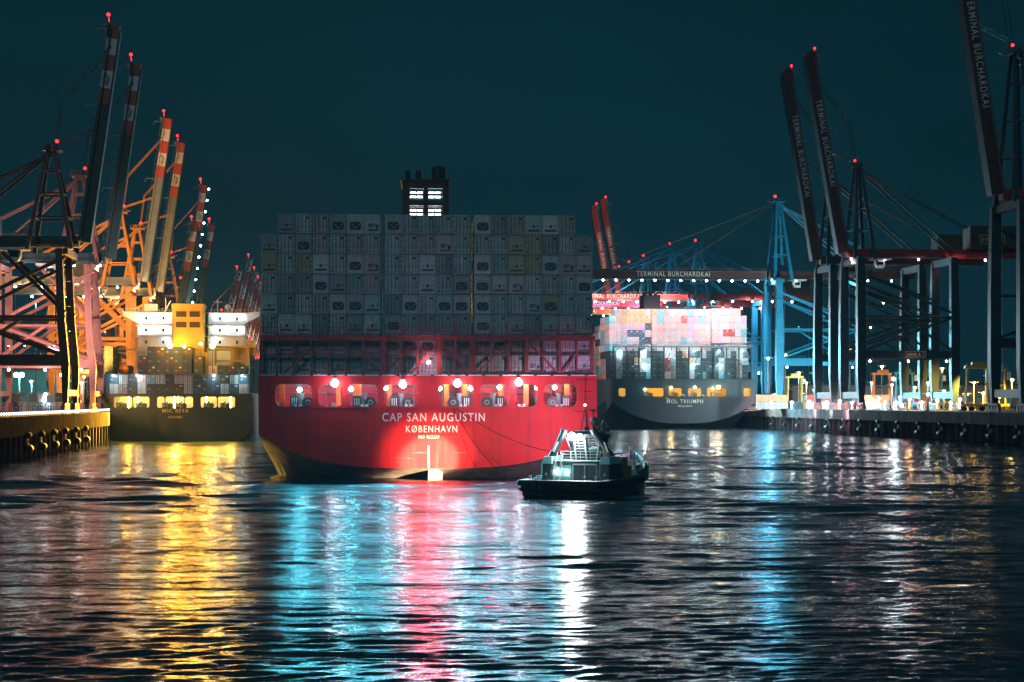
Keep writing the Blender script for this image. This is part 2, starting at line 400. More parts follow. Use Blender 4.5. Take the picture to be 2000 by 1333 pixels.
def make_fender(label, loc, rz, sg, group, lit):
    t = thing('quay_fender', label, 'fender', loc, rz, group)      # +x over the water
    mb = MB(); mb.tube((.25,-.75,-3.6),(.25,.75,-3.6),.62,14); mb.tube((.25,-.2,-3.6),(.25,.2,-3.6),.7,14)
    mb.build('upper_roller', 'rubber', t)
    mb = MB(); mb.tube((.5,-1.0,-6.3),(.5,1.0,-6.3),.78,16); mb.build('lower_roller', 'rubber', t)
    mb = MB(); mb.beam((.15,-.5,-3.4),(.2,-.5,-6.2),.14); mb.beam((.15,.5,-3.4),(.2,.5,-6.2),.14); mb.box(-.1,.12,-.5,.5,-5.3,-4.4)
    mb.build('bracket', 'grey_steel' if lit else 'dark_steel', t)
for i in range(6):
    d = 349.5+16.9*i
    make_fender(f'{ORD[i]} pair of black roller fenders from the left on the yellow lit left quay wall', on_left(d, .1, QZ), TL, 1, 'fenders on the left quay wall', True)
for i in range(14):
    d = 702-19.0*i
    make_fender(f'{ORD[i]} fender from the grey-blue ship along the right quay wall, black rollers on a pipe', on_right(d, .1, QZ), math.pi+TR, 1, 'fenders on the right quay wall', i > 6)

# row of small white posts along the left quay, lamplight painted on as emission
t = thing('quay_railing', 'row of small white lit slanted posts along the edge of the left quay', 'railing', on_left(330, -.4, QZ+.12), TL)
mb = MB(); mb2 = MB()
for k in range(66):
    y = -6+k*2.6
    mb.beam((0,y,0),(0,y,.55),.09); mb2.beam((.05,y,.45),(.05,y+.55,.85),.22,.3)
mb.build('post', 'grey_steel', t)['kind'] = 'stuff'; mb2.build('glowing_marker', GS, t)['kind'] = 'stuff'

# ------------------------------------------------------------------ ship-to-shore cranes
def crane(label, side, d, big, paint, boom_paint, ang=0, bands=None, words=None, boom_lamps=0, power=0, group=None, lamp_mat=None,
          lattice=False, gauge=None, span=None, hinge=None, apex=None, blen=None, house='dark_steel', sign=False, dim=False, detail=True, tip_beacon=True, girder=None, lamp_col=(1,.95,.9), emblem=True, portal_sign=False, back=None, lean=0.0, loff=.3, ldrop=1.9, lup=-.9, blit=None, glamps=0, glm=None, gpow=0, gcol=(1,.8,.7)):
    G = gauge or (33 if big else 25); SP = span or (20 if big else 17); HZ = hinge or (53 if big else 41.0)
    AZ = apex or (84.0 if big else 64.5); BL = blen or (69 if big else 54); W = 3.0 if big else 1.9
    loc = on_left(d) if side == 'L' else on_right(d)
    rz = TL if side == 'L' else math.pi+TR
    cs = -1 if side == 'L' else 1                     # local y towards the camera
    t = thing('container_crane', label, 'crane', loc, rz, group)
    BX = -G-(26 if big else 22) if back is None else back
    # legs
    for ux in (0, -G):
        for sy in (-1, 1):
            y = sy*SP/2; xt = ux-(lean if ux == 0 else 0); f = W*.42
            mb = MB()
            pts = [(ux,y,2.6,W*.62),(ux,y,12,W),(xt*.6+ux*.4,y,HZ*.55,W),(xt,y*.93,HZ-1,W*.85)]
            for a, b in zip(pts[:-1], pts[1:]): mb.beam(a[:3], b[:3], a[3], a[3]*.8, b[3], b[3]*.8, up=(0,1,0))
            for z in np.arange(8, HZ-3, 6.0): mb.box(ux-W*.55, ux+W*.55, y-W*.45, y+W*.45, z, z+.12)
            lo = mb.build('leg', paint, t)
            if detail and ux == 0:
                mb = MB()
                for z in np.arange(4, HZ-4, .9): mb.box(ux-W*.5-.5, ux-W*.5-.1, y+cs*.1, y+cs*.6, z, z+.07)
                mb.box(ux-W*.5-.52, ux-W*.5-.47, y+cs*.1, y+cs*.15, 4, HZ-4); mb.box(ux-W*.5-.52, ux-W*.5-.47, y+cs*.55, y+cs*.6, 4, HZ-4)
                mb.build('ladder', 'grey_steel', lo)
            mb = MB()
            for k in range(4):
                c = y+(k-1.5)*2.1
                mb.prism_x([(c-1.0,.55),(c+1.0,.55),(c+.55,1.5),(c+.2,2.1),(c-.2,2.1),(c-.55,1.5)], ux-.5, ux+.5)
                for q in (-.55,.55): mb.tube((ux-.3,c+q,.42),(ux+.3,c+q,.42),.40,12)
            mb.box(ux-.45, ux+.45, y-3.4, y+3.4, 1.9, 2.7)
            mb.build('bogie', 'bogie_rust', t)
    # sills, portal, top frame, braces
    for ux in (0, -G):
        mb = MB(); mb.beam((ux,-SP/2+W*.4,5.2),(ux,SP/2-W*.4,5.2),W*.55,W*.75); mb.build('sill_beam', paint, t)
        mb = MB(); mb.beam((ux,-SP/2,HZ-1.6),(ux,SP/2,HZ-1.6),W*.6,W*.8); mb.build('cross_beam', paint, t)
    pz = 19 if big else 13.2
    for sy in (-1, 1):
        y = sy*SP/2
        mb = MB(); mb.beam((-W*.4,y,pz),(-G+W*.4,y,pz),W*.5,W*.85 if big else W*1.25)
        mb.box(-G+1, -1, y+cs*W*.28, y+cs*W*.28+cs*.03 if cs > 0 else y+cs*W*.28, pz+W*.42, pz+W*.42+.1) if cs > 0 else None
        for q in range(int(G/1.6)): mb.box(-1-q*1.6, -.94-q*1.6, y+cs*.5-.03, y+cs*.5+.03, pz+W*.42, pz+W*.42+1.1)
        mb.box(-G+1, -1, y+cs*.5-.03, y+cs*.5+.03, pz+W*.42+1.05, pz+W*.42+1.12)
        mb.build('portal_beam', paint, t)
        mz = (32 if big else 23.5)
        mb = MB(); mb.tube((0,y,mz),(-G,y,mz),.42 if big else .38,10); mb.build('tie_beam', paint, t)
        for a, b in (((0,y,pz+1),(-G,y,mz)),((-G/2,y,mz),(-G,y,pz+1.4)) if not big else ((-G,y,pz+1),(-G*.42,y,mz)), ((0,y,mz+15),(-G,y,mz+1)) if big else ((0,y,HZ-3),(-G,y,mz+1)), ((0,y,mz+1),(-G*.55,y,HZ-2)) if not big else ((0,y,HZ-6),(-G*.75,y,mz+6))):
            mb = MB(); mb.tube(a, b, .45 if big else .5, 8); mb.build('brace', paint, t)
    # girder
    gw, gh = (3.4, 2.9) if big else (3.0, 2.6)
    mb = MB(); gm = girder or boom_paint
    mb.box(BX, 2.2, -gw/2, gw/2, HZ, HZ+gh)
    for q in range(int((2-BX)/3)): mb.box(2-q*3-.1, 2-q*3, -gw/2-.06, gw/2+.06, HZ, HZ+gh)
    gi = mb.build('main_girder', gm, t)
    mb = MB()
    yq = cs*(gw/2+.9)
    mb.box(BX, 2, min(yq-.6,yq+.1), max(yq-.6,yq+.1), HZ+.3, HZ+.4)
    for z in (.9, 1.5): mb.box(BX, 2, yq-.03, yq+.03, HZ+z, HZ+z+.06)
    for q in range(int((2-BX)/2)): mb.box(2-q*2, 2.06-q*2, yq-.03, yq+.03, HZ+.4, HZ+1.55)
    mb.build('walkway', 'grey_steel' if not dim else 'dark_steel', gi)
    # tower
    tx = -2.0 if big else -4.5
    for sy in (-1, 1):
        for ux in (1.0, -6.0 if big else -9.5):
            mb = MB(); mb.beam((ux, sy*SP*.34, HZ-1), (tx+(.8 if ux > 0 else -.8), sy*1.3, AZ), 1.3 if big else 1.0, 1.1, .8, .8, up=(0,1,0)); mb.build('tower_leg', paint, t)
    for fz in (.3, .55, .8):
        mb = MB(); z = HZ+(AZ-HZ)*fz; k = 1-fz
        yy = SP*.34*k+1.3*fz; xa = 1.0*k+(tx+.8)*fz; xb = (-6.0 if big else -9.5)*k+(tx-.8)*fz
        for sy in (-1,1): mb.beam((xa,sy*yy,z),(xb,sy*yy,z),.45)
        mb.beam((xa,-yy,z),(xa,yy,z),.5); mb.beam((xb,-yy,z),(xb,yy,z),.5)
        mb.build('tower_tie', paint, t)
    mb = MB(); mb.box(tx-2.2, tx+2.4, -2.6, 2.6, AZ, AZ+.35)
    for a in (-2.1, 2.3):
        for b in (-2.5, 2.5): mb.box(tx+a-.05, tx+a+.05, b-.05, b+.05, AZ+.35, AZ+1.5)
    for b in (-2.5, 2.5): mb.box(tx-2.1, tx+2.3, b-.04, b+.04, AZ+1.42, AZ+1.5)
    mb.tube((tx-.6,-1.4,AZ+.9),(tx-.6,1.4,AZ+.9),.8,12); mb.tube((tx+2.0,-2.2,AZ),(tx+3.8,-2.2,AZ+.9),.12,6)
    ap = mb.build('apex_platform', paint, t)
    MB().ball((tx+1.5, cs*1.5, AZ+2.3), .42 if d < 700 else .55, 8, 5).build('beacon_light', GR, ap)
    # stays
    for sy in (-1, 1):
        y = sy*1.5
        for a, b, r in (((tx,y,AZ),(-G-2,y*2.2,HZ+gh),.34 if big else .30),((tx,y,AZ-.8),(BX+3,y,HZ+gh),.26)):
            mb = MB(); mb.tube(a, b, r, 6); mb.build('backstay', paint, t)
    # machinery house
    hx = BX+1 if big else -G-2
    mb = MB(); L_ = 17 if big else 12
    mb.bbox(hx, hx+L_, -3.6, 3.6, HZ+gh+.1, HZ+gh+8.2 if big else HZ+gh+5, .25)
    for q in range(int(L_/1.0)): mb.box(hx+q+.4, hx+q+.46, -3.68, 3.68, HZ+gh+.3, HZ+gh+7.6 if big else HZ+gh+4.6)
    mh = mb.build('machinery_house', house, t)
    if sign:
        def mp(x, y, z, hx=hx): return (hx+12.5-x, cs*(3.72+z), HZ+gh+2.7+y)
        text('HHLA', 1.5, mp, 'lettering', M['pink_crane'], mh, width=6.5)
        mb = MB(); c0, c1, z0, z1 = hx+4.6, hx+13.4, HZ+gh+1.9, HZ+gh+5.0
        for a in ((c0,c1,z0,z0+.22),(c0,c1,z1-.22,z1),(c0,c0+.22,z0,z1),(c1-.22,c1,z0,z1)): mb.box(a[0],a[1],min(cs*3.7,cs*3.8),max(cs*3.7,cs*3.8),a[2],a[3])
        mb.build('sign_frame', 'yellow_paint', mh)
    if portal_sign:
        sb = t.children[0]
        yy = cs*(SP/2+W*.25+.03)
        mb = MB(); z0, z1 = pz-.9, pz+1.1; c0, c1 = -22.5, -15.5
        for a in ((c0,c1,z0,z0+.14),(c0,c1,z1-.14,z1),(c0,c0+.14,z0,z1),(c1-.14,c1,z0,z1),(c0+.7,c0+.84,z0,z1)): mb.box(a[0],a[1],min(yy,yy+cs*.06),max(yy,yy+cs*.06),a[2],a[3])
        pb = [c for c in t.children if c.name.startswith('portal_beam')][1]
        mb.build('sign_frame', 'yellow_paint', pb)
        text('HHLA', 1.1, lambda x, y, z: (-16.2-x, yy+cs*(.02+z), pz-.5+y), 'lettering', M['band_white'], pb, width=4.6)
    if glamps:
        for k in range(glamps):
            x = 1-k*(1-BX)/glamps
            lp = MB().box(x-.3,x+.3,cs*(gw/2+.3)-.3,cs*(gw/2+.3)+.3,HZ-.5,HZ-.15).build('flood_lamp','grey_steel',gi)
            MB().ball((x,cs*(gw/2+.5),HZ-.75),.36 if d < 800 else .5,8,5).build('lamp_glass', glm or GW, lp)
            if k % 3 == 0 and gpow: light(lp,(x,cs*(gw/2+.9),HZ-2),gpow,gcol,.4)
        for k in range(3):
            x = -3-k*(G-6)/2; lp = MB().box(x-.3,x+.3,cs*SP/2-.3,cs*SP/2+.3,pz-W*.5-.6,pz-W*.5-.3).build('flood_lamp','grey_steel',t)
            MB().ball((x,cs*(SP/2+.5),pz-W*.5-.7),.36 if d < 800 else .5,8,5).build('lamp_glass', glm or GW, lp)
            if k == 1 and gpow: light(lp,(x,cs*(SP/2+1.2),pz-W*.5-1.5),gpow,gcol,.4)
    # cab under the girder
    mb = MB(); cx_ = -G*.5 if not big else -G*.3
    mb.prism_y([(cx_-1.3,HZ-3.6),(cx_+1.0,HZ-3.6),(cx_+1.7,HZ-2.4),(cx_+1.7,HZ-1),(cx_-1.3,HZ-1)], -1.2, 1.2); mb.box(cx_-3.5, cx_+3.5, -2.6, 2.6, HZ-.9, HZ-.3)
    cb = mb.build('operator_cab', 'white_paint', t)
    mb = MB(); mb.prism_y([(cx_+.95,HZ-3.4),(cx_+1.03,HZ-3.4),(cx_+1.74,HZ-2.3),(cx_+1.66,HZ-2.3)], -1, 1); mb.box(cx_-.9, cx_+1.2, -1.24, 1.24, HZ-2.6, HZ-1.5); mb.build('window', 'glass_dark', cb)
    # stairs on the landside leg
    if detail:
        mb = MB(); z = 3; s = 1
        while z < HZ-4:
            a = -G-1.6; mb.beam((a, -s*2.5+cs*SP/2*.6, z), (a, s*2.5+cs*SP/2*.6, z+3.4), .7, .18); mb.beam((a+.35, -s*2.5+cs*SP/2*.6, z+1), (a+.35, s*2.5+cs*SP/2*.6, z+4.4), .07, .07)
            mb.box(a-.5, a+.5, cs*SP/2*.6+s*2.5-.5, cs*SP/2*.6+s*2.5+.5, z+3.3, z+3.42); z += 3.4; s = -s
        mb.build('stairway', 'grey_steel', t)
    # boom
    mats = [boom_paint, 'band_red_unlit' if dim else 'band_red', 'band_white_unlit' if dim else 'band_white', 'boom_shaded', 'grey_steel']  # dim picks the unlit copies of the boom paints
    bw, bh = (3.4, 3.4) if big else (2.2, 2.6)
    mb = MB()
    if lattice:
        cuts = [(x, x+4.5) for x in np.arange(0, BL-.1, 4.5)]
        for k, (a, b) in enumerate(cuts):
            b = min(b, BL)
            mb.m = (1 if k % 4 < 2 else 2) if bands is None else 1
            for yy in (-bw/2, bw/2):
                for zz in (-1.3, 1.3): mb.beam((a,yy,zz),(b,yy,zz),.5)
                mb.beam((a,yy,-1.3),(b,yy,1.3),.3); mb.beam((a,yy,1.3),(a,yy,-1.3),.3)
            mb.beam((a,-bw/2,1.3),(b,bw/2,1.3),.28); mb.beam((a,-bw/2,-1.3),(b,bw/2,-1.3),.28)
    else:
        segs = [(0, BL, 0)]
        if bands:
            segs = []; x = BL; col = 1
            for wd in bands: segs.append((x-wd, x, col)); x -= wd; col = 3-col
            segs.append((0, x, 0))
        for a, b, mi in segs:
            mb.m = mi; a2 = max(a, .0)
            mb.box(a2, b, -bw/2, bw/2, -bh*.5, bh*.5)
        mb.m = 3; mb.box(0, BL-1.5, -bw/2-.25, bw/2+.25, -bh*.5-.5, -bh*.5-.02)
        mb.m = 0
        for q in range(int(BL/3.2)): mb.box(q*3.2, q*3.2+.1, -bw/2-.05, bw/2+.05, -bh*.5, bh*.5) if not bands or q*3.2 < segs[-1][1] else None
        if big: # nose taper
            mb.prism_y([(BL,-bh*.5),(BL+1.8,0.2),(BL+1.2,bh*.5),(BL,bh*.5)], -bw/2, bw/2)
    a = R(ang)
    bo = mb.build('boom', mats, t, loc=(3.2, 0, HZ+gh/2), rot=(0, -a, 0))
    # rails and ladders on the boom
    mb = MB(); yq = cs*(bw/2+.85)
    mb.box(0, BL-1, min(yq, cs*bw/2), max(yq, cs*bw/2), bh*.5-.7, bh*.5-.6)
    for z in (.1, .7): mb.box(0, BL-1, yq-.035, yq+.035, bh*.5+z-.05, bh*.5+z)
    for q in range(int(BL/2.4)): mb.box(q*2.4, q*2.4+.07, yq-.035, yq+.035, bh*.5-.6, bh*.5+.7)
    for q in (.97, .62, .35): mb.beam((BL*q, yq, bh*.5), (BL*q, yq, bh*.5+2.6), .18); mb.beam((BL*q, yq, bh*.5+2.6), (BL*q-1.2, yq, bh*.5+2.9), .16)
    mb.box(BL-3, BL+.5, -bw/2-1, bw/2+1, bh*.5, bh*.5+.2); mb.tube((BL-.5,-bw/2-1,bh*.5+.8),(BL-.5,bw/2+1,bh*.5+.8),.5,10)
    mb.build('boom_walkway', 'grey_steel' if not dim else 'boom_grey', bo)
    if tip_beacon:
        MB().beam((BL-.2,0,bh*.5),(BL+1.6,0,bh*.5+.4),.12).ball((BL+2.4,0,bh*.5+.6), .42 if d < 700 else .52, 8, 5).build('beacon_light', GR, bo)
    if words:
        def mp(x, y, z): return (53.4-x, cs*(bw/2+.08+z), -.95+y)
        text(words, 2.0, mp, 'lettering', M['band_white_unlit'] if dim else M['band_white'], bo, width=30)
    if bands and emblem:
        x0 = BL-sum(bands[:3])-bands[3]*.5
        mb = MB(); pts = [(x0+1.3*math.cos(q)*.9+.25*math.sin(3*q), cs*(bw/2+.07), .1+.75*math.sin(q*1.0)) for q in np.linspace(-2.6, 1.2, 12)]
        mb.path(pts, .12, 5); mb.path([(x0-1.6+q*.4, cs*(bw/2+.07), -.35+.5*(q%2)) for q in range(8)], .08, 5)
        mb.build('emblem', 'dark_steel', bo)
    # forestays: to the lowered boom, or folded along a raised one
    for sy in (-1, 1):
        tips = [(BL*.52, .30 if big else .22), (BL*.9, .26 if big else .2)]
        for bx_, r in tips:
            p = Vector((3.2+bx_*math.cos(a), sy*1.4, HZ+gh/2+bx_*math.sin(a)+bh*.5*math.cos(a)))
            q = Vector((tx+1, sy*1.5, AZ))
            mb = MB()
            if ang > 30:
                mid = (p+q)/2+Vector((-5.5, 0, -1)); mb.tube(q, mid, r*.6, 6); mb.tube(mid, p, r*.6, 6)
            else: mb.tube(q, p, r, 6)
            mb.build('forestay', 'dark_steel' if dim else paint, t)
    if blit:
        p_ = (7.5, cs*9, HZ-8); lp = MB().box(p_[0]-.5,p_[0]+.5,p_[1]-.4,p_[1]+.4,p_[2]-1,p_[2]-.3).beam((0,cs*SP/2,HZ-9.5),(p_[0],p_[1],p_[2]-1),.3).build('flood_lamp','grey_steel',t)
        light(lp, p_, blit[0], blit[1], .4, 'SPOT', (3.2+BL*.5*math.cos(a), 0, HZ+BL*.5*math.sin(a)), 80, .6)
    # lamps along the boom underside
    lm = lamp_mat or GW
    for k in range(boom_lamps):
        x = BL*(k+.7)/boom_lamps
        lp = MB().box(x-.4, x+.4, cs*(bw/2+.2)-.35, cs*(bw/2+.2)+.35, -bh*.5-.65, -bh*.5-.35).build('flood_lamp', 'grey_steel', bo)
        MB().ball((x, cs*(bw/2+.3), -bh*.5-.95), .42 if d < 800 else .5, 8, 5).build('lamp_glass', lm, lp)
        if power and k % 3 == 1: light(lp, (x, cs*(bw/2+loff), -bh*.5-ldrop), power, lamp_col, .4, 'SPOT', (x, cs*(bw/2+loff)-cs*10, -bh*.5-ldrop+lup*10), 84 if lup < 0 else 165, .5)
    return t

BND = [3.5, 4.0, 4.0, 4.3, 3.8]
GLc = 'container cranes on the left quay'; GRc = 'container cranes on the right quay'
crane('nearest left crane, unlit, its red and white banded boom the tallest', 'L', 431, False, 'rust_crane', 'boom_shaded', 82, BND, group=GLc, dim=True, lean=1.6, gauge=27)
crane('second unlit crane from left edge with banded boom, one pink lit leg', 'L', 481, False, 'pink_lit_crane', 'boom_shaded', 82, BND, group=GLc, dim=True, lean=1.6, glamps=7, glm=GC, gpow=1500, gcol=(1,.62,.6))
crane('orange lit crane whose banded raised boom shines white at its tip', 'L', 574, False, 'orange_lit_crane', 'boom_grey', 81.5, BND, group=GLc, lean=1.0, glamps=8, glm=GC, gpow=9000, gcol=(1,.5,.25))
crane('orange lit crane with grey and banded boom just right of the brighter boom', 'L', 628, False, 'orange_lit_crane', 'boom_grey', 81.5, BND, group=GLc, lean=1.0, glamps=8, glm=GC, gpow=9000, gcol=(1,.5,.25))
crane('far crane with a dark raised boom edged by white lamps above the yellow funnel', 'L', 752, False, 'orange_lit_crane', 'boom_shaded', 82, BND, boom_lamps=11, lamp_mat=GC, group=GLc, detail=False, blit=(60000,(1,.7,.6)), glamps=8, glm=GC, gpow=9000, gcol=(1,.45,.15))
crane('small crane with dim banded boom behind the orange cranes, the left one of two', 'L', 705, False, 'rust_crane', 'boom_shaded', 80, BND, group=GLc, dim=True, hinge=33, apex=49, blen=41, detail=False, blit=(30000,(1,.5,.2)))
crane('small crane with dim banded boom behind the orange cranes, the right one of two', 'L', 800, False, 'rust_crane', 'boom_shaded', 80, BND, group=GLc, dim=True, hinge=37, apex=57, blen=46, detail=False, blit=(30000,(1,.5,.2)))
far = [(985,26,50,'yellow lit lattice boom crane just right of the lamp edged boom'),(1119,41,53,'tallest of the far lattice boom cranes beside the red ship'),
       (1215,41,52,'second of the far lattice boom cranes from their left, dim pink'),(1290,40,52,'third of the far lattice boom cranes from their left'),
       (1355,40,52,'fourth of the far lattice boom cranes from their left'),(1440,40,51,'fifth of the far lattice boom cranes, close to the red ship'),(1540,39,50,'last and lowest far lattice boom crane, touching the red ship stack')]
for d, hz, bl, lb in far:
    crane(lb, 'L', d, False, 'orange_lit_crane' if d < 1000 else 'rust_crane', 'band_red', 77, None, group='far lattice boom cranes', lattice=True, blit=(90000,(1,.45,.25)), hinge=hz, apex=hz+18, blen=bl, detail=False)

TBK = 'TERMINAL BURCHARDKAI'
crane('huge dark crane cut by the right edge of the photo, boom raised out of frame', 'R', 470, True, 'blue_crane', 'red_boom_unlit', 81, words=TBK, group=GRc, dim=True, girder='red_boom', hinge=57, apex=96, blen=90)
crane('dark crane with raised lettered boom and framed sign on its machinery house', 'R', 608, True, 'blue_crane', 'red_boom_unlit', 80, words=TBK, group=GRc, dim=True, girder='red_boom', sign=True, portal_sign=True, glamps=5, glm=GP, gpow=1500, gcol=(1,.35,.25))
crane('dark crane with raised lettered boom, left one of two dark booms together', 'R', 640, True, 'blue_crane', 'red_boom_unlit', 80.5, words=TBK, group=GRc, dim=True)
crane('bright blue lit crane with its dark lettered boom lowered over the grey-blue ship', 'R', 714, True, 'bright_blue_crane', 'red_boom_unlit', 0, words=TBK, group=GRc, boom_lamps=14, power=62000, lamp_col=(1,.76,.82), dim=True, blen=74, glamps=6, glm=GC, gpow=4000, gcol=(.6,1,1))
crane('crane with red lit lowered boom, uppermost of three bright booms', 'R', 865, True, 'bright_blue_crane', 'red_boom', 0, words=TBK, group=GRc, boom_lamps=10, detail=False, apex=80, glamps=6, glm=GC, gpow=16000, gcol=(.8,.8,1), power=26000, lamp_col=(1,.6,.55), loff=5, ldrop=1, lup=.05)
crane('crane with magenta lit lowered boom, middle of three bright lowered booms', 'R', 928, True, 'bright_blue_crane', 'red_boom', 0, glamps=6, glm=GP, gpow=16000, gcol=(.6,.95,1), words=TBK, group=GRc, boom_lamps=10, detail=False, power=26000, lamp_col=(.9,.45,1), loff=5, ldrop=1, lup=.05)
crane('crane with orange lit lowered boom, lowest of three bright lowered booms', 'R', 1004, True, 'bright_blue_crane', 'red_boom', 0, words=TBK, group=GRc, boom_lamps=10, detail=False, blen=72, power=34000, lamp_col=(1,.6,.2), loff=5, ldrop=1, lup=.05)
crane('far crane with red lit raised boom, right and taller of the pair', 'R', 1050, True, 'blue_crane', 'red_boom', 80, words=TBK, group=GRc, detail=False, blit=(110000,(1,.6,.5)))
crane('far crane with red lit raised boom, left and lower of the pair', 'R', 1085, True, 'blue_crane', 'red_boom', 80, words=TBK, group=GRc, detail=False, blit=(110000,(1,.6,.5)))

# ------------------------------------------------------------------ containers
def cmat(name, col):
    m = mat(name, col, rough=.55, var=.12, vscale=1.2, streak=.45); t = m.node_tree; b = t.nodes['Principled BSDF']
    src = b.inputs['Base Color'].links[0].from_socket
    oi = t.nodes.new('ShaderNodeObjectInfo'); mr = t.nodes.new('ShaderNodeMapRange'); mr.inputs[3].default_value = .82; mr.inputs[4].default_value = 1.08
    t.links.new(oi.outputs['Random'], mr.inputs[0])
    vm = t.nodes.new('ShaderNodeVectorMath'); vm.operation = 'SCALE'; t.links.new(src, vm.inputs[0]); t.links.new(mr.outputs[0], vm.inputs['Scale'])
    t.links.new(vm.outputs[0], b.inputs['Base Color']); M[name] = m; return m
for k, c in dict(c_white=(.62,.66,.67), c_cool=(.50,.60,.62), c_warm=(.56,.52,.48), c_yellow=(.50,.46,.33), c_teal=(.36,.54,.52), c_pink=(.58,.49,.52), c_grey=(.36,.40,.42),
                 c_red=(.50,.06,.05), c_salmon=(.74,.50,.46), c_orange=(.80,.44,.22), c_lilac=(.60,.42,.58), c_cyan=(.18,.48,.56), c_dark=(.05,.07,.08), c_navy=(.05,.11,.18), c_brown=(.12,.065,.03)).items(): cmat(k, c)
CWD, CH, CL = 2.38, 2.77, 12.19
def frame_mb(mb, w=CWD, h=CH, l=CL, side=True):
    mb.box(-w/2+.05, w/2-.05, .07, l-.04, .08, h-.04)
    for sx in (-1, 1):
        for y0, y1 in ((0,.18),(l-.18,l)): mb.box(sx*w/2-(.16 if sx > 0 else 0), sx*w/2+(.16 if sx < 0 else 0), y0, y1, 0, h)
        if side:
            for q in range(20): a = .4+q*.58; mb.box(*((w/2-.06,w/2-.01) if sx > 0 else (-w/2+.01,-w/2+.06)), a, a+.28, .2, h-.12)
    mb.box(-w/2, w/2, .001, .16, 0, .15); mb.box(-w/2, w/2, .001, .12, h-.13, h)
    for sx in (-1, 1): mb.box(sx*w/2-(.01 if sx < 0 else .15), sx*w/2+(.15 if sx < 0 else .01), .2, l-.2, 0, .14)
    return mb
def door_mb(hinge):
    mb = MB(); x0, x1 = (-1.06, -.02) if hinge < 0 else (.02, 1.06)
    mb.m = 0; mb.box(x0, x1, .0, .07, .17, CH-.15)
    mb.m = 1
    for f in (.27, .73):
        x = x0+(x1-x0)*f
        mb.tube((x,-.05,.2),(x,-.05,CH-.2),.035,6)
        for z in (.25, .9, 1.35, 2.0, 2.55): mb.box(x-.09, x+.09, -.07, .0, z-.05, z+.05)
        mb.box(x-.05, x+.34*(1 if f < .5 else -1) if False else x+.22, -.08, -.03, 1.0, 1.07)
    for z in (.3, 1.0, 1.8, 2.5): xx = x0 if hinge < 0 else x1; mb.box(xx-.05, xx+.05, -.04, .01, z-.09, z+.09)
    mb.box(x0+.02, x1-.02, -.012, 0, 1.62, 1.66); mb.box((x0+x1)/2-.2, (x0+x1)/2+.2, -.012, 0, 2.1, 2.4) if hinge > 0 else mb.box(x0+.1,x0+.3,-.012,0,.4,.62)
    return mb
def unit_mb(kind):
    mb = MB(); mb.m = 0; mb.box(-1.06, 1.06, 0, .07, .17, CH-.15)
    mb.m = 1
    if kind == 'A':
        mb.prism_y([(-.82,.75),(-.6,.52),(.55,.52),(.86,.8),(.86,1.35),(.62,1.72),(-.62,1.72),(-.86,1.45)], -.012, 0)
        mb.m = 2; mb.tube((-.3,-.06,.86),(.3,-.06,.86),.16,8); mb.box(.3,.72,-.05,-.01,1.2,1.36); mb.box(-.6,-.2,-.05,-.01,1.15,1.35); mb.box(-.55,.2,-.03,-.012,.6,.66)
    elif kind == 'B':
        mb.box(-.2,.2,-.03,0,.98,1.36); mb.box(-.86,.86,-.03,0,.42,.66); mb.tube((-.62,-.03,1.2),(-.62,0,1.2),.1,8); mb.box(.5,.64,-.03,0,1.08,1.34); mb.box(.78,.9,-.02,0,1.1,1.3)
        mb.box(-.75,.75,-.012,0,.74,.78)
    else:
        mb.tube((-.28,-.03,1.2),(-.28,0,1.2),.32,14); mb.box(.1,.35,-.03,0,1.2,1.45); mb.box(.45,.85,-.03,0,.75,1.3); mb.box(-.6,.9,-.03,0,.42,.62)
        mb.m = 2; mb.tube((-.28,-.05,1.2),(-.28,-.03,1.2),.17,10)
    mb.m = 1; mb.tube((0,-.02,2.28),(0,0,2.28),.13,10); mb.m = 0; mb.tube((0,-.03,2.28),(0,-.02,2.28),.09,10)
    mb.m = 3
    for z in (1.95, 2.5): mb.box(-1.0, 1.0, -.012, 0, z, z+.025)
    return mb
CACHE = {}
def cached(key, fn):
    if key not in CACHE: CACHE[key] = fn()
    return CACHE[key]
def link(name, me, parent=None, loc=(0,0,0), rz=0):
    o = bpy.data.objects.new(name, me); COL.objects.link(o); o.parent = parent; o.location = loc; o.rotation_euler = (0,0,rz); return o
KW = {'D':'doors showing','A':'large dark cooling recess','B':'small square cooling unit','C':'round fan cooling unit'}
TW = {'c_white':'pale','c_cool':'cool grey','c_warm':'dull warm grey','c_yellow':'yellowish','c_teal':'greenish','c_pink':'pinkish','c_grey':'dark grey'}
def reefer(kind, tint, loc, rz, label):
    me = cached(('rb', tint), lambda: frame_mb(MB()).mesh('reefer_container', [tint]))
    o = link('reefer_container', me, None, loc, rz); tag(o, label, 'container', 'refrigerated containers on the red ship')
    if kind == 'D':
        for hg in (-1, 1): link('door', cached(('rd', tint, hg), lambda: door_mb(hg).mesh('door', [tint, 'unit_dark'])), o)
    else: link('cooling_unit', cached(('ru', tint, kind), lambda: unit_mb(kind).mesh('cooling_unit', [tint, 'unit_dark', 'grey_steel', 'unit_dark'])), o)
    return o
def dry_mesh(tint, w=CWD, l=CL):
    def f():
        mb = frame_mb(MB(), w=w, l=l); mb.m = 1
        for x in (-.8,-.35,.35,.8): mb.box(x-.045, x+.045, -.03, .07, .2, CH-.2)
        mb.box(-.03, .03, -.01, .07, .15, CH-.15); mb.m = 2
        mb.box(.15,.9,-.02,.07,1.9,2.35) if tint not in ('c_dark',) else None
        mb.box(-.95,-.2,-.02,.07,1.2,1.32)
        return mb.mesh('shipping_container', [tint, 'dark_steel', 'c_white'])
    return cached(('dry', tint, w, l), f)
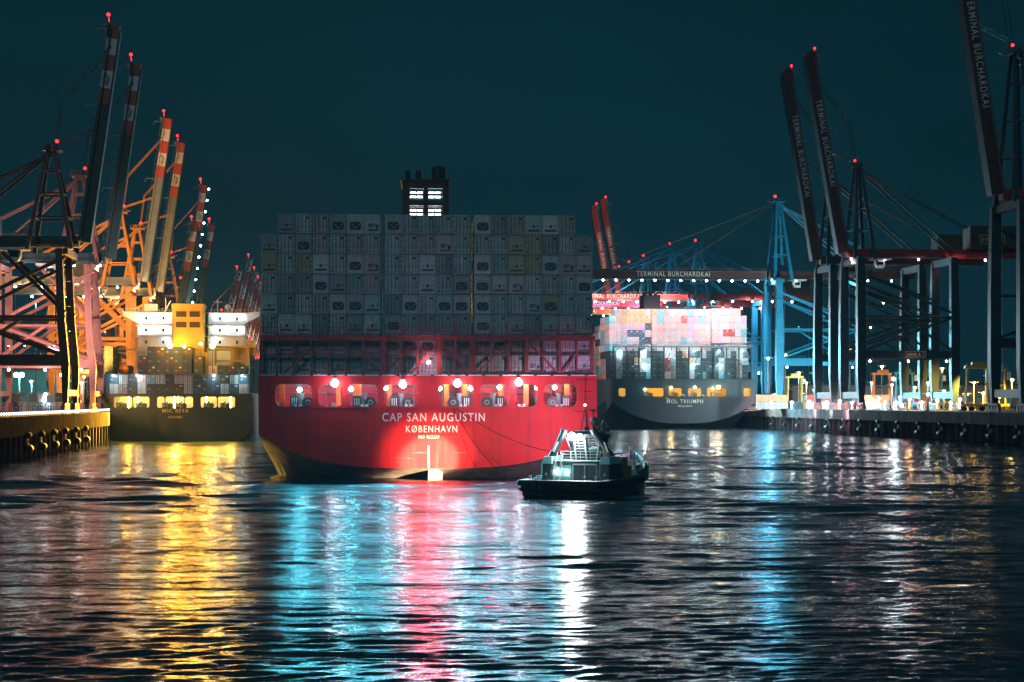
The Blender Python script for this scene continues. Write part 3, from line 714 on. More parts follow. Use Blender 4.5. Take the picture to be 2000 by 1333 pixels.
def dry(tint, loc, rz, label, group, l=CL):
    return tag(link('shipping_container', dry_mesh(tint, l=l), None, loc, rz), label, 'container', group)

# ------------------------------------------------------------------ red container ship in the middle
SX, SY, SR = -11.9, 250.0, R(3.2)
MS = Matrix.Translation((SX,SY,0)) @ Matrix.Rotation(SR, 4, 'Z')
ship = thing('container_ship', 'huge red container ship seen from its stern, stacked high with pale refrigerated containers', 'ship', (SX,SY,0), SR)
zb = lambda x: 1.85+4.9*min(1, abs(x)/24.1)**3.3
def lx(px): return (px-837)/13.7
def lz(py): return 11.5+(783-py)/13.7
wins = [(540,610),(623,669),(680,738),(750,818),(857,925),(937,995),(1005,1050),(1063,1128)]
holes = [(lx(a),lx(b),10.65,13.85) for a,b in wins]
mb = holed_plate(MB(), -24.1, 24.1, zb, 15.05, holes, .85, 0, .35, mo=0, mi=1)
mb.m = 0
mb.m = 2
for z in (8.85, 6.25): mb.add([(-21.5,-.006,z),(21.5,-.006,z),(21.5,-.006,z+.07),(-21.5,-.006,z+.07)], [(0,1,2,3)])
for x in np.arange(-21, 22, 6.3): mb.add([(x,-.009,6.3),(x+.05,-.009,6.3),(x+.05,-.009,10.4),(x,-.009,10.4)], [(0,1,2,3)])
for k in range(26):
    x = random.uniform(-16,19); z = random.choice((4.1,4.6,6.2,3.4,5.0))+random.uniform(-.2,.2); wd = random.uniform(.5,3.2); mb.add([(x,-.014,z),(x+wd*.5,-.014,z-.07),(x+wd,-.014,z+.02),(x+wd*.6,-.014,z+.12)], [(0,1,2,3)])
for a, b, c, d in holes:
    for q in range(3):
        x = random.uniform(a,b); h_ = random.uniform(.6,2.6); mb.add([(x,-.014,10.42),(x+.12,-.014,10.42),(x+.07,-.014,10.42-h_)], [(0,1,2)])
mb.m = 0
for a, b, c, d in holes: mb.box(a-.2, b+.2, -.14, 0, 10.42, 10.56)
mb.build('transom', ['red_hull','orange_frame','red_steel'], ship)
secs = [(0,24.1,1.85,4.9,3.3,15.05),(5,24.1,.2,5.6,3.6,15.05),(10,24.1,-1,5.5,4.5,15.05),(21,24.1,-5,8,8,15.05),(40,24.1,-9,10,14,15.05),(120,24.1,-12,12,20,15.05),(240,23.5,-12,12,10,15.05),(285,17,-12,14,4,16),(315,7,-12,20,2,18),(330,.6,-8,22,1.5,19)]
loft(MB(), secs, 28, split=5.5).build('hull', ['red_hull','bottom_paint'], ship)
mb = MB(); mb.box(-24, 24, .4, 240, 14.75, 15.0); mb.box(-23.8, 23.8, .36, 7.2, 10.2, 10.4); mb.build('deck', 'red_inside', ship)
mb = MB(); mb.box(-23.8, 23.8, 7.0, 7.2, 10.4, 14.7)
for z in np.arange(10.9, 14.6, .45): mb.box(-23.8, 23.8, 6.94, 7.0, z, z+.06)
for sx in (-1,1): mb.box(sx*23.9-.05, sx*23.9+.05, .4, 7.2, 10.4, 14.7)
mb.build('mooring_deck_wall', 'red_inside', ship)
mb = MB()
for z in (13.5, 13.75, 12.6): mb.tube((-23.5,6.6,z),(23.5,6.6,z),.07,6)
for k in range(34):
    x = -23+k*1.38+random.uniform(-.4,.4)
    if k % 3 == 0: mb.tube((x,6.5,10.4),(x,6.5,14.7),.08,6)
    elif k % 3 == 1: mb.box(x-.35,x+.35,6.1,6.7,10.4,10.4+random.uniform(.8,2.0))
    else: mb.path([(x-.6,5.2,11.4),(x+.6,5.2,11.4)],.04); mb.tube((x-.6,5.2,10.4),(x-.6,5.2,11.4),.04,6); mb.tube((x+.6,5.2,10.4),(x+.6,5.2,11.4),.04,6)
mb.build('deck_pipework', 'bottom_paint', ship)
for a_ in (-19,-12.5,-9.5,-3.2,-1,4.6,9.6,13,18.4):
    mb = MB(); mb.tube((a_,1.2,10.4),(a_,1.2,11.0),.22,10); mb.tube((a_+.7,1.2,10.4),(a_+.7,1.2,11.0),.22,10); mb.path([(a_,1.2,10.8),(a_+.35,.9,10.62),(a_+.9,.4,10.6)],.06)
    mb.build('mooring_bitt', 'white_paint', ship)
for px in (549, 694, 700, 760, 873, 909, 981, 1031, 1112, 660):
    x = lx(px); mb = MB(); mb.box(x-.35, x+.35, 3.2, 3.9, 10.4, 14.74); mb.beam((x,3.5,14.2),(x+1.4,3.5,14.7),.3); mb.build('pillar', 'orange_frame', ship)
def winch(parent, x, z0, y=1.8, s=1.0, m='dark_steel', flip=1):
    mb = MB(); mb.box(x-1.7*s, x+1.7*s, y-.5, y+.9, z0, z0+.16); wv = mb.build('winch', m, parent)
    mb = MB(); a, b = sorted((x-1.55*s*flip, x-.45*s*flip)); mb.bbox(a, b, y-.5, y+.6, z0+.16, z0+1.6*s, .12)
    mb.m = 1
    for q in (.25,.5,.75): mb.box(a+(b-a)*q-.06, a+(b-a)*q+.06, y-.56, y-.5, z0+.4, z0+1.35*s)
    mb.build('gear_case', [m, 'white_paint'], wv)
    cx = x+.75*s*flip
    mb = MB(); mb.tube((cx,y-.55,z0+.78*s),(cx,y-.42,z0+.78*s),.74*s,18); mb.tube((cx,y+.5,z0+.78*s),(cx,y+.62,z0+.78*s),.74*s,18); mb.m = 1; mb.tube((cx,y-.57,z0+.78*s),(cx,y+.5,z0+.78*s),.34*s,14)
    mb.m = 0; mb.tube((cx,y-.66,z0+.78*s),(cx,y-.5,z0+.78*s),.2*s,10); mb.build('drum', [m, 'rope'], wv)
    mb = MB(); mb.tube((x-.1*flip,y,z0+.16),(x-.1*flip,y,z0+1.8*s),.3*s,12); mb.tube((x-.1*flip,y,z0+1.8*s),(x-.1*flip,y,z0+1.95*s),.42*s,12); mb.build('bollard', 'grey_steel', wv)
for px, fl in ((590,1),(712,1),(785,1),(897,-1),(963,-1),(1093,-1)): winch(ship, lx(px), 10.4, flip=fl, s=1.1, m='black_paint')
# lamps of the mooring deck
for px, py, big in ((655,750,1),(787,752,1),(893,750,1),(1013,748,1),(586,762,0),(686,760,0),(754,758,0),(859,759,0),(919,759,0),(976,757,0),(1050,757,0),(1085,757,0)):
    x, z = lx(px), lz(py)
    if big:
        mb = MB(); mb.beam((x,.0,z+.7),(x,-.5,z+.75),.12); mb.box(x-.3,x+.3,-.75,-.3,z+.35,z+.75); lp = mb.build('flood_lamp', 'grey_steel', ship)
        MB().ball((x,-.75,z+.05), .52, 12, 8).build('lamp_glass', GW, lp); outward(lp, (x,-1.1,z-.1), 520000, (.04,.72,.95) if px < 700 else (.25,.85,1), .35, down=.2, cone=84); light(lp, (x,-1.3,z-.3), 330, (.75,.35,1), .2)
    else:
        mb = MB(); mb.box(x-.18,x+.18,.6,.9,z+.2,14.74); lp = mb.build('deck_lamp', 'grey_steel', ship)
        MB().ball((x,.6,z), .33, 10, 6).build('lamp_glass', GC, lp); outward(lp, (x,.15,z), 130000, (.06,.70,.95), .25, down=.2, cone=84)
for x in (-18.2,-14.8,-8.8,-3.8,1.8,6,9.7,13.6,19.2):
    light(ship, (x, 2.6, 14.1), 430, (.95,.62,1) if -16 < x < 1 or 12 < x < 16 else (1,.75,.6), .25)
MB().ball((0,.8,lz(708)), .27, 10, 6).build('stern_lamp', GP, ship); light(ship, (0,.2,lz(708)), 260, (1,.45,.7), .2); outward(ship, (0,.3,lz(708)), 170000, (1,.02,.07), .3, down=.25, cone=90)
outward(ship, (lx(962),-.6,13.6), 18000, (1,.03,.14), .35, cone=120)
# writing on the stern
for s_, px0, px1, py, cap in (('CAP SAN AUGUSTIN',747,947,823,1.17),('KØBENHAVN',793,893,844.5,.95),('IMO 9622239',817,858,857,.5)):
    text(s_, cap, lambda x, y, z: (lx(px0)+x, -.03-z, lz(py)+y), 'lettering', M['letter_white'], ship, width=(px1-px0)/13.7)
# rudder
mb = MB(); pl = [(-.22,.0),(.0,-.75),(.22,.0),(.16,3.4),(-.16,3.4)]
n = len(pl); mb.add([(a,b,z) for z in (-7.5, 1.75) for a,b in pl], [tuple(range(n)), tuple(range(2*n-1,n-1,-1))]+[(i,(i+1)%n,n+(i+1)%n,n+i) for i in range(n)])
mb.build('rudder', 'grey_hull', ship, loc=(.3,-.9,0), rot=(0,0,R(-28)))
mb = MB(); mb.box(-.12,.12,-.1,-.02,1.9,5.1)
for z in np.arange(2,5,.35): mb.box(-.2,.2,-.12,-.1,z,z+.07)
mb.build('draught_mark', 'white_paint', ship)
# deck-edge rail and white gutter lights
mb = MB()
for a in np.arange(-24, 24, .0+2.45): mb.box(a+.25, min(24,a+2.25), -.05, .25, 15.06, 15.2)
mb.build('hatch_edge', 'white_paint', ship)
mb = MB()
for z in (15.6,16.1): mb.box(-24,24,.05,.09,z,z+.05)
for x in np.arange(-24,24.1,1.6): mb.box(x,x+.05,.05,.09,15.1,16.15)
mb.build('railing', 'red_steel', ship)
# lashing bridge
lb = MB(); yb = 1.3
lb.box(-24,24,yb,yb+1.0,20.1,20.8); lb.build('lashing_bridge', 'red_steel', ship)
brid = [c for c in ship.children if c.name.startswith('lashing_bridge')][0]
for px, wd in ((510,.35),(541,.22),(574,.22),(608,.22),(642,.22),(676,.22),(710,.22),(748.5,.75),(783,.25),(816,.3),(858,.7),(890,.25),(924,.85),(960,.22),(995,.35),(1030,.5),(1063,.22),(1096,.4),(1130,.22),(1160,.5)):
    mb = MB(); mb.box(lx(px)-wd/2, lx(px)+wd/2, yb+.05, yb+.6, 15.0, 20.1); mb.build('post', 'red_steel', brid)
for a, b in (((700,680),(746,728)),((752,728),(800,680)),((862,668),(918,732)),((992,670),(930,730)),((1034,668),(1093,730)),((1130,690),(1099,730)),((556,728),(610,680)),((840,690),(800,732))):
    mb = MB(); mb.beam((lx(a[0]),yb+.3,lz(a[1])),(lx(b[0]),yb+.3,lz(b[1])),.28); mb.build('brace', 'red_steel', brid)
mb = MB(); mb.box(-24,24,yb+.1,yb+.9,18.0,18.12)
for lev in (18.12, 20.8):
    for z in (.45,.8,1.1): mb.box(-24,24,yb,yb+.05,lev+z,lev+z+.05)
    for x in np.arange(-24,24,.8): mb.box(x,x+.05,yb,yb+.05,lev,lev+1.12)
for x in np.arange(-23.6,24,2.48):
    mb.box(x,x+.12,yb,yb+.1,20.8,22.6)
mb.build('walkway', 'red_steel', brid)
mb = MB()
for i in range(19):
    x = -22.8+i*2.53; mb.beam((x-1.0,yb+1.2,20.9),(x+1.0,yb+1.35,24.0),.05); mb.beam((x+1.0,yb+1.2,20.9),(x-1.0,yb+1.35,24.0),.05)
    mb.beam((x-1.0,yb+1.2,15.3),(x+.9,yb+1.35,18.0),.05); mb.beam((x+1.0,yb+1.2,15.3),(x-.9,yb+1.35,18.0),.05)
mb.build('lashing_rods', 'grey_steel', brid)
# containers
rows = ["_BDDAACADDDDADDBBD_", "BDADDDDDDDCDDDBDDDB", "BDDBDACDDBDDADBDACB", "DDDABDDDDBDAABCDDDA", "BDDDAABDADAAADDCADD", "DBBDDBBADDDDADBDBBD", "DBBCBADAAABADADDDDB", "DDBDBDBDDDDADDDCDDB"]
tints = ["_.rp..g......w....._", "......gg.......y...w"]
def tint_of(r, c, k):
    sp_ = {(0,1):'c_grey',(0,3):'c_pink',(1,14):'c_yellow',(1,15):'c_yellow',(2,0):'c_yellow',(2,2):'c_yellow',(2,13):'c_teal',(2,14):'c_yellow',(2,15):'c_yellow',(2,18):'c_warm',(2,6):'c_pink',(3,5):'c_teal',(3,6):'c_pink',(3,14):'c_pink',(4,14):'c_white',(4,16):'c_yellow',(4,0):'c_cool',(2,17):'c_pink'}
    if (r, c) in sp_: return sp_[(r, c)]
    return random.choice(['c_white','c_cool','c_white','c_cool','c_warm','c_white','c_grey','c_pink','c_cool'])
xs = [lx(524.5)+i*2.46 for i in range(7)] + [lx(768)+i*2.46 for i in range(5)] + [lx(944.5)+i*2.46 for i in range(7)]
TIER = ['top tier','second tier from top','third tier from top','fourth tier from top','fifth tier from top','sixth tier from top','upper tier behind the red bridge','lowest tier behind the red bridge']
for r, row in enumerate(rows):
    for c, k in enumerate(row):
        if k == '_': continue
        tn = tint_of(r, c, k)
        p = MS @ Vector((xs[c]+random.uniform(-.015,.015), 3.0+random.uniform(-.04,.04), 15.35+(7-r)*2.885))
        if r >= 6: cpos, tier = ORD[c]+' from left', TIER[r]
        else: cpos, tier = ORD[c-(1 if r == 0 else 0)]+' from left', TIER[r]
        kk = {'D':'doors aft','A':'dark cooling recess','B':'small square vent','C':'round fan'}[k]
        reefer(k, tn, p, SR, f"{TW[tn]} reefer, {kk}, {cpos}, {tier.replace(' behind the red bridge', ' behind red bridge')}")
# funnel far forward
mb = holed_plate(MB(), -4.1, 4.1, 15, 46.4, [(-2.9,-.3,43.8,46.0),(.35,2.95,43.8,46.0)], .12, 60, .3); holed_plate(mb, -4.1, 4.1, 46.4, 50.3, [(-2.9,-.3,46.9,49.0),(.35,2.95,46.9,49.0)], .12, 60, .3)
mb.box(-4.1,-3.8,60.3,72,15,50.3); mb.box(3.8,4.1,60.3,72,15,50.3); mb.box(-4.1,4.1,60.0,72,50.3,50.7); mb.box(-4.1,4.1,71.8,72,15,50.3)
mb.box(-3.8,3.8,60.3,71.8,46.3,46.5); mb.box(-3.8,3.8,60.3,71.8,41.9,42.2)
for z in (50.3,): mb.box(-4.4,4.4,59.8,72.2,z,z+.25)
fu = mb.build('funnel', 'rust_crane', ship)
for x, r_, h_ in ((-3.2,.45,1.9),(-1.3,.5,1.9),(2.3,1.25,2.4)):
    mb = MB(); mb.tube((x,63,50.5),(x,63,50.5+h_),r_,14); mb.ball((x,63,50.5+h_),r_,12,6,.5); mb.build('exhaust_pipe', 'black_paint', fu)
for x in (-1.6, 1.65):
    for z in (45.3, 48.5, 44.6, 47.7):
        mb = MB(); mb.box(x-1.1, x-.15, 61.8, 62.0, z-.09, z+.12); mb.box(x+.1, x+1.0, 61.8, 62.0, z-.09, z+.12); mb.build('strip_lamp', GC, fu)
    for z in (44.6, 47.6): light(fu, (x, 64.5, z), 420, (.6,.95,1), .2)
mb = MB()
for x in (-1.6,1.65):
    for z in np.arange(42.9, 48.8, .55):
        if True: mb.box(x-1.3, x+1.3, 60.5, 60.6, z, z+.07)
mb.build('grille', 'grey_steel', fu)
mb = MB(); mb.box(-4.5,-4.15,60,72,41,41.5); mb.box(-6,6,60,74,38,41.2); mb.build('funnel_deck', 'white_paint', ship)
# mooring ropes hanging to the tug and the water
def rope(name, a, b, sag, r, m, label, group=None, n=14):
    a, b = Vector(a), Vector(b); pts = []
    for i in range(n+1):
        t = i/n; p = a.lerp(b, t); p.z -= sag*4*t*(1-t); pts.append(p)
    o = MB().path(pts, r, 6).build(name, m); tag(o, label, 'rope', group); return o
TUG = Vector((5.57,205,0)); MT = Matrix.Translation(TUG) @ Matrix.Rotation(-R(21), 4, 'Z')
rope('tow_rope', MS @ Vector((lx(884),-.2,10.5)), MS @ Vector((lx(968),-5,2.0)), .9, .05, 'dark_rope', 'dark rope hanging steeply from the red ship stern down toward the water')
rope('tow_rope', MS @ Vector((lx(890),-.2,10.5)), MT @ Vector((-1,22,4.6)), 2.2, .05, 'dark_rope', 'dark sagging tow rope from the red ship stern to the tug')

# ------------------------------------------------------------------ dark ship on the left
LX, LY = -94.2, 490.0
ML = Matrix.Translation((LX,LY,0)) @ Matrix.Rotation(TL, 4, 'Z')
sl = thing('container_ship', 'dark hulled container ship with yellow lit stern windows and yellow funnel', 'ship', (LX,LY,0), TL)
ax = lambda px: (px-340)/6.99
az = lambda py: 11.5+(783-py)/6.99
zbl = lambda x: -1.2+5.5*min(1, abs(x)/21.3)**7
hs = [(ax(a),ax(b),9.5,12.6) for a,b in ((223,258),(260,291),(306,320),(322,358),(360,375),(390,421),(423,456))]
holed_plate(MB(), -21.3, 21.3, zbl, 13.5, hs, .6, 0, .3, mo=0, mi=1).build('transom', ['dark_hull','yellow_paint'], sl)
loft(MB(), [(0,21.3,-1.2,5.5,7,13.5),(15,21.3,-4,7,8,13.5),(40,21.3,-9,10,12,13.5),(180,21.3,-11,11,14,13.5),(230,14,-11,14,4,14.5),(262,.6,-8,20,1.5,16)], 20).build('hull', 'grey_hull', sl)
mb = MB(); mb.box(-21.2,21.2,.3,190,13.2,13.45); mb.box(-21,21,.3,6.2,9.2,9.4); mb.box(-21,21,6,6.2,9.4,13.2)
for z in np.arange(9.8,13,.5): mb.box(-21,21,5.94,6,z,z+.06)
mb.build('deck', 'white_paint', sl)
for px in (237,275,325,352,405,437): winch(sl, ax(px), 9.4, y=1.6, s=.95, m='black_paint')
for px in (250,268,338,345,400,447):
    x = ax(px); MB().box(x-.1,x+.1,1.9,2.1,9.4,13.2).ball((x,1.5,12.1),.26,8,5).build('deck_lamp', GY, sl); (outward(sl, (x,-.6,12.2), 230000, (1,.50,.05), .4, cone=130) if px in (250,345,447) else None)
for x in (-14,-10.5,-4.2,0,4,8.5,14): light(sl, (x,2.4,12.4), 420, (1,.55,.10), .25)
text('MSC REYA', 1.0, lambda x,y,z: (ax(316)+x, -.03-z, 8.2+y), 'lettering', M['yellow_paint'], sl, width=7.2)
text('PANAMA', .65, lambda x,y,z: (ax(328)+x, -.03-z, 6.6+y), 'lettering', M['yellow_paint'], sl, width=3.8)
bs = MB(); cx0 = 1.2                                                   # superstructure
for i, (z0, z1) in enumerate(((13.4,27.7),(27.7,31.2),(31.4,34.6),(34.8,38.4))):
    hw = 16.2; bs.box(cx0-hw, cx0-5.5, 46-(i==0)*2, 58, z0, z1-.15); bs.box(cx0+5.0, cx0+hw, 46-(i==0)*2, 58, z0, z1-.15)
    if i: bs.box(cx0-hw-.6, cx0+hw+.6, 44.0, 58, z1-.2, z1)
bs.box(cx0-5.5, cx0+5, 50, 58, 13.4, 38.2)
bh = bs.build('superstructure', 'white_paint', sl)
mb = MB()
for z in (31.2, 34.6, 38.4):
    for h in (.5,1.0): mb.box(cx0-16.6, cx0-5, 44.7, 44.75, z+h, z+h+.06); mb.box(cx0+5, cx0+16.6, 44.7, 44.75, z+h, z+h+.06)
    for q in range(12): mb.box(cx0-16.6+q, cx0-16.54+q, 44.7, 44.75, z, z+1.06); mb.box(cx0+5+q, cx0+5.06+q, 44.7, 44.75, z, z+1.06)
mb.build('railing', 'white_paint', bh)
for sg in (-1, 1):
    mb = MB(); mb.prism_y([(cx0+sg*16,38.4),(cx0+sg*20.6,38.4),(cx0+sg*20.6,37.4),(cx0+sg*19,36.6),(cx0+sg*16,34.8)], 46, 49); mb.box(min(cx0+sg*16,cx0+sg*20.8), max(cx0+sg*16,cx0+sg*20.8), 45.8,49.2,38.4,38.6)
    for q in range(5): a = cx0+sg*(16+q*1.15); mb.box(a,a+.08,45.9,46,38.6,39.6)
    mb.box(min(cx0+sg*16,cx0+sg*20.8), max(cx0+sg*16,cx0+sg*20.8), 45.9,46,39.55,39.62)
    mb.build('bridge_wing', 'white_paint', bh)
for sx in (-1,1):
    for k in range(3):
        for lev in range(3):
            x = cx0+sx*(7.4+k*3.7); z = (37.2,33.4,30.2)[lev]
            if lev < 2 or k == 0: light(bh, (x,44.9,z), 380 if lev == 0 else 220, (.5,.93,1), .2)
            if lev < 2: MB().ball((x,44.8,z+.3),.34 if lev == 0 else .26,8,5).build('deck_lamp', GW, bh)
for sx in (-1,1):
    for k in range(2):
        for z in (28.9, 32.6, 36.2): MB().box(cx0+sx*(8.5+k*5.2)-.3, cx0+sx*(8.5+k*5.2)+.3, 45.93, 46, z, z+.9).build('window', 'glass_dark', bh)
mb = MB(); mb.bbox(-4.2, 5.2, 40, 50.5, 26, 39.6, .3); mb.bbox(-4.4, 5.4, 39.8, 50.7, 39.6, 40.8, .3); mb.box(-1.6+cx0-3.4, cx0+5.2, 38, 44, 13.4, 26)
fn = mb.build('funnel', 'buff_paint', sl)
mb = MB()
for x0_ in (-3.0, 1.0):
    for z0_ in (33.6, 36.8):
        mb.box(x0_, x0_+3.1, 39.85, 40.02, z0_, z0_+1.7)
        for q in range(5): mb.box(x0_, x0_+3.1, 39.78, 39.85, z0_+.1+q*.33, z0_+.2+q*.33)
mb.build('louvre', 'louvre', fn)
for x, h_ in ((-1.5,1.6),(1,2.2),(3.4,1.4)):
    MB().tube((x,45,40.8),(x,45,40.8+h_),.45,10).build('exhaust_pipe', 'black_paint', fn)
mb = MB(); mb.tube((-6.6,46,38.4),(-6.6,46,43),.15,6); mb.tube((9,47,38.4),(9,47,42.5),.2,6); mb.box(7.6,10.4,46.9,47.1,41.6,41.8); mb.ball((12,47,40.2),.9,10,6); mb.tube((12,47,38.4),(12,47,40),.3,6); mb.box(-13,-9,46,49,38.6,41); mb.beam((-7,45.5,38.4),(-5,45.5,42),.35)
mb.build('radar_mast', 'white_paint', bh)
# yellow lit aft deck house and crane frame
mb = MB(); mb.box(9.3, 19.2, 26, 34, 13.4, 20.0); mb.box(9.0, 21.5, 25.5, 34.5, 27.2, 27.7)
for x in (9.6,14.4,19): mb.box(x-.3,x+.3,26,26.6,20,27.2)
mb.box(9.3,19.3,26,26.6,23.0,23.5); mb.box(13.8,19.3,30,34,20,27.2)
mb.build('aft_house', 'buff_paint', sl)
mb = MB(); mb.box(-20.5, 21, 30, 30.5, 26.4, 26.8); mb.box(18.5,21,28,32,24.8,29); mb.box(-20,-18,28,31,20,25); mb.build('deck_crane', 'yellow_paint', sl)
for px, py, pw in ((332,676,30000),(415,676,30000),(392,672,6000),(360,677,3500)):
    y = 12; dd = LY+y; xx = (px-1000)/F*dd; zz = 11.5+(783-py)/F*dd; p = ML.inverted() @ Vector((xx,dd,zz))
    mb = MB(); mb.tube((p.x,p.y+1.2,13.4),(p.x,p.y+1.2,p.z+.6),.09,8); mb.box(p.x-.6,p.x+.6,p.y-.1,p.y+1.3,p.z+.5,p.z+.7); lp = mb.build('lamp_post', 'black_paint', sl)
    MB().ball((p.x,p.y,p.z), .75 if pw > 9000 else .45, 10, 6).build('lamp_glass', GY, lp); light(lp, (p.x,p.y-1.3,p.z+.2), pw*.12, (1,.52,.07), .6); light(lp, (p.x,37,p.z+1), pw*.05, (1,.56,.10), .6); outward(lp, (p.x,p.y-1.5,p.z), pw*24, (1,.47,.03), .9, cone=100, side=.25)
GSL = 'containers on the dark left ship'
for tier in range(2):
    for c in range(16):
        if c in (0,3,7,11) : tn = 'c_dark'
        else: tn = ['c_cyan','c_white','c_navy','c_dark','c_white','c_cool','c_navy','c_salmon','c_brown','c_dark','c_grey','c_salmon','c_navy','c_cool','c_dark','c_white'][(c*5+tier*7)%16]
        p = ML @ Vector((-19.6+c*2.56, 3.2, 13.5+tier*2.68))
        dry(tn, p, TL, f"{ORD[c]} container from left in {'upper' if tier else 'lower'} lamp-lit row above dark left stern", GSL)
for k, (c, tier) in enumerate([(c,t) for t in range(3) for c in range(7)]):
    if tier == 2 and c in (0,6): continue
    p = ML @ Vector((-10.3+c*2.52+(2 if c == 6 else 0)*.3, 14.5, 18.9+tier*2.68))
    dry(['c_brown','c_dark','c_brown','c_grey','c_dark'][(c*2+tier)%5] if 0 else ('c_dark','c_brown','c_dark')[(c+tier)%3], p, TL, f"dark container below yellow lamp, {ORD[c-(tier==2)]} from left in {('bottom','middle','top')[tier]} tier", GSL)
for k,(x,z,tn) in enumerate(((9.6,18.9,'c_salmon'),(12.2,18.9,'c_dark'),(14.8,18.9,'c_brown'),(17.4,18.9,'c_navy'),(-15.5,18.9,'c_grey'),(-20,18.9,'c_dark'),(-20,21.6,'c_dark'),(-20,24.3,'c_dark'))):
    p = ML @ Vector((x,15.5,z)); dry(tn, p, TL, f"single {dict(c_salmon='pink',c_dark='black',c_brown='brown',c_navy='blue',c_grey='grey')[tn]} container on the left ship, {['right of the dark block','second right of the dark block','third right of the dark block','fourth right of the dark block','beside the orange lifeboat','at left edge low','at left edge middle','at left edge high'][k]}", GSL)
lp = MB()
mb = MB()
for px,py in ((223,737),(268,737),(311,738),(413,738),(467,738)):
    x = ax(px)*1.02; mb.box(x-.7,x+.7,1.9,2.3,18.7,19.0)
lr = mb.build('deck_lamp', 'grey_steel', sl)
for px,py in ((223,737),(268,737),(413,738),(467,738)):
    x = ax(px)*1.02; MB().ball((x,1.5,18.5),.28,8,5).build('lamp_glass', GC, lr); light(lr, (x,1.2,18.2), 700, (.65,.95,1), .3)
mb = MB()
mb.box(-21,21,1.9,2.9,18.75,18.95)
for x in np.arange(-21,21,1.28): mb.box(x,x+.07,1.9,2.0,13.5,18.75 if int(x*2)%2 else 20)
mb.build('lashing_bridge', 'dark_steel', sl)
t = thing('lifeboat', 'orange enclosed lifeboat on the deck of the dark left ship', 'lifeboat', ML @ Vector((-16,16,20.4)), TL)
mb = MB()
for k in range(6):
    a, b = k/6, (k+1)/6; ra, rb = [1.5*math.sqrt(max(.05,1-(2*q-1)**4)) for q in (a,b)]
    mb.tube((0,-3.5+7*a,0),(0,-3.5+7*b,0),ra,12,rb,cap=True)
mb.build('hull', 'orange_paint', t)
mb = MB(); mb.bbox(-.8,.8,-2.2,.4,1.1,2.1,.2); mb.build('canopy', 'orange_paint', t)

# ------------------------------------------------------------------ grey-blue ship on the right
RX, RY = 70.0, 713.0
MR = Matrix.Translation((RX,RY,0)) @ Matrix.Rotation(TR, 4, 'Z')
sr = thing('container_ship', 'grey-blue container ship at the right quay under brightly lit pink and white containers', 'ship', (RX,RY,0), TR)
bx = lambda px: (px-1336.5)/4.803
bz = lambda py: 11.5+(783-py)/4.803
zbr = lambda x: 2.2+8.5*min(1, abs(x)/29.4)**2.6
hs = [(bx(a),bx(b),13.2,16.6) for a,b in ((1207,1220),(1257,1295),(1306,1331),(1344,1370),(1382,1419),(1455,1469))]
holed_plate(MB(), -29.4, 29.4, zbr, 20.4, hs, .7, 0, .4, mo=0, mi=1).build('transom', ['navy_hull','yellow_paint'], sr)
mb = MB()
secs = [(0,29.4,2.2,8.5,2.6,20.4),(6,29.4,.8,9,3,20.4),(16,29.4,-3,10,4.5,20.4),(34,29.4,-8,12,8,20.4),(200,29.4,-12,12,20,20.4),(330,26,-12,13,6,20.4),(395,1,-8,20,1.5,23)]
loft(mb, secs, 24, split=10.8).build('hull', ['grey_hull','hull_bottom_dark'], sr)
mb = MB(); mb.box(-29.2,29.2,.4,330,20.1,20.35); mb.box(-29,29,.4,8,12.9,13.1); mb.box(-29,29,7.8,8,13.1,20.1); mb.build('deck', 'buff_paint', sr)
for px in (1268,1318,1356,1400): winch(sr, bx(px), 13.1, y=2, s=1.1, m='louvre')
for x, c in ((-26,(1,.85,.8)),(-15,(1,.6,.15)),(-10.5,(1,.55,.12)),(-3.8,(1,.55,.12)),(4,(1,.8,.7)),(12,(1,.5,.12)),(26,(1,.9,.85))): light(sr, (x,3,16), 1500, c, .3)
for px, py, pw, gm, c, rr in ((1310,758,1500,GY,(1,.55,.15),.5),(1404,757,24000,GY,(1,.62,.22),.8),(1392,759,800,GW,(1,.9,.9),.4),(1357,757,1200,GW,(.9,.95,1),.4),(1258,761,700,GC,(.6,.95,1),.35)):
    x, z = bx(px), bz(py); mb = MB(); mb.beam((x,.2,z+.9),(x,-.8,z+1.0),.15); mb.box(x-.4,x+.4,-1.1,-.5,z+.6,z+1); lp = mb.build('flood_lamp', 'grey_steel', sr)
    MB().ball((x,-.8,z),rr,10,6).build('lamp_glass', gm, lp); light(lp, (x,-1.6,z-.2), pw*.05, c, .4); outward(lp, (x,-1.4,z), pw*2.5, c, .5)
text('MOL TRIUMPH', 1.55, lambda x,y,z: (bx(1302)+x,-.04-z,bz(788)+y), 'lettering', M['letter_white'], sr, width=15)
text('MAJURO', .85, lambda x,y,z: (bx(1325)+x,-.04-z,bz(795.5)+y), 'lettering', M['letter_white'], sr, width=5.6)
# lashing bridge of the grey-blue ship
mb = MB(); mb.box(-29,29,2.2,3.4,33.2,33.9); lbr = mb.build('lashing_bridge', 'grey_hull', sr)
mb = MB()
for z in (34.4,34.9,35.3): mb.box(-29,29,2.2,2.26,z,z+.09)
for x in np.arange(-29,29,1.2): mb.box(x,x+.08,2.2,2.28,33.9,35.4)
for zz in (23.8,27.0,30.2): mb.box(-29,29,2.3,3.3,zz,zz+.12)
mb.build('walkway', 'grey_hull', lbr)
for x in np.arange(-28.6,29,5.2):
    MB().box(x-.25,x+.25,2.4,3.2,20.4,33.2).build('post', 'dark_steel', lbr)
for a,b in (((-13,33),(-8.5,27)),((-7,27),(-4.6,33)),((-2,33),(3,27)),((5,27),(8,33)),((13,27),(17,33)),((-27,24),(-20,33)),((21,30),(26,24))):
    MB().beam((a[0],2.6,a[1]),(b[0],2.6,b[1]),.28).build('brace', 'dark_steel', lbr)
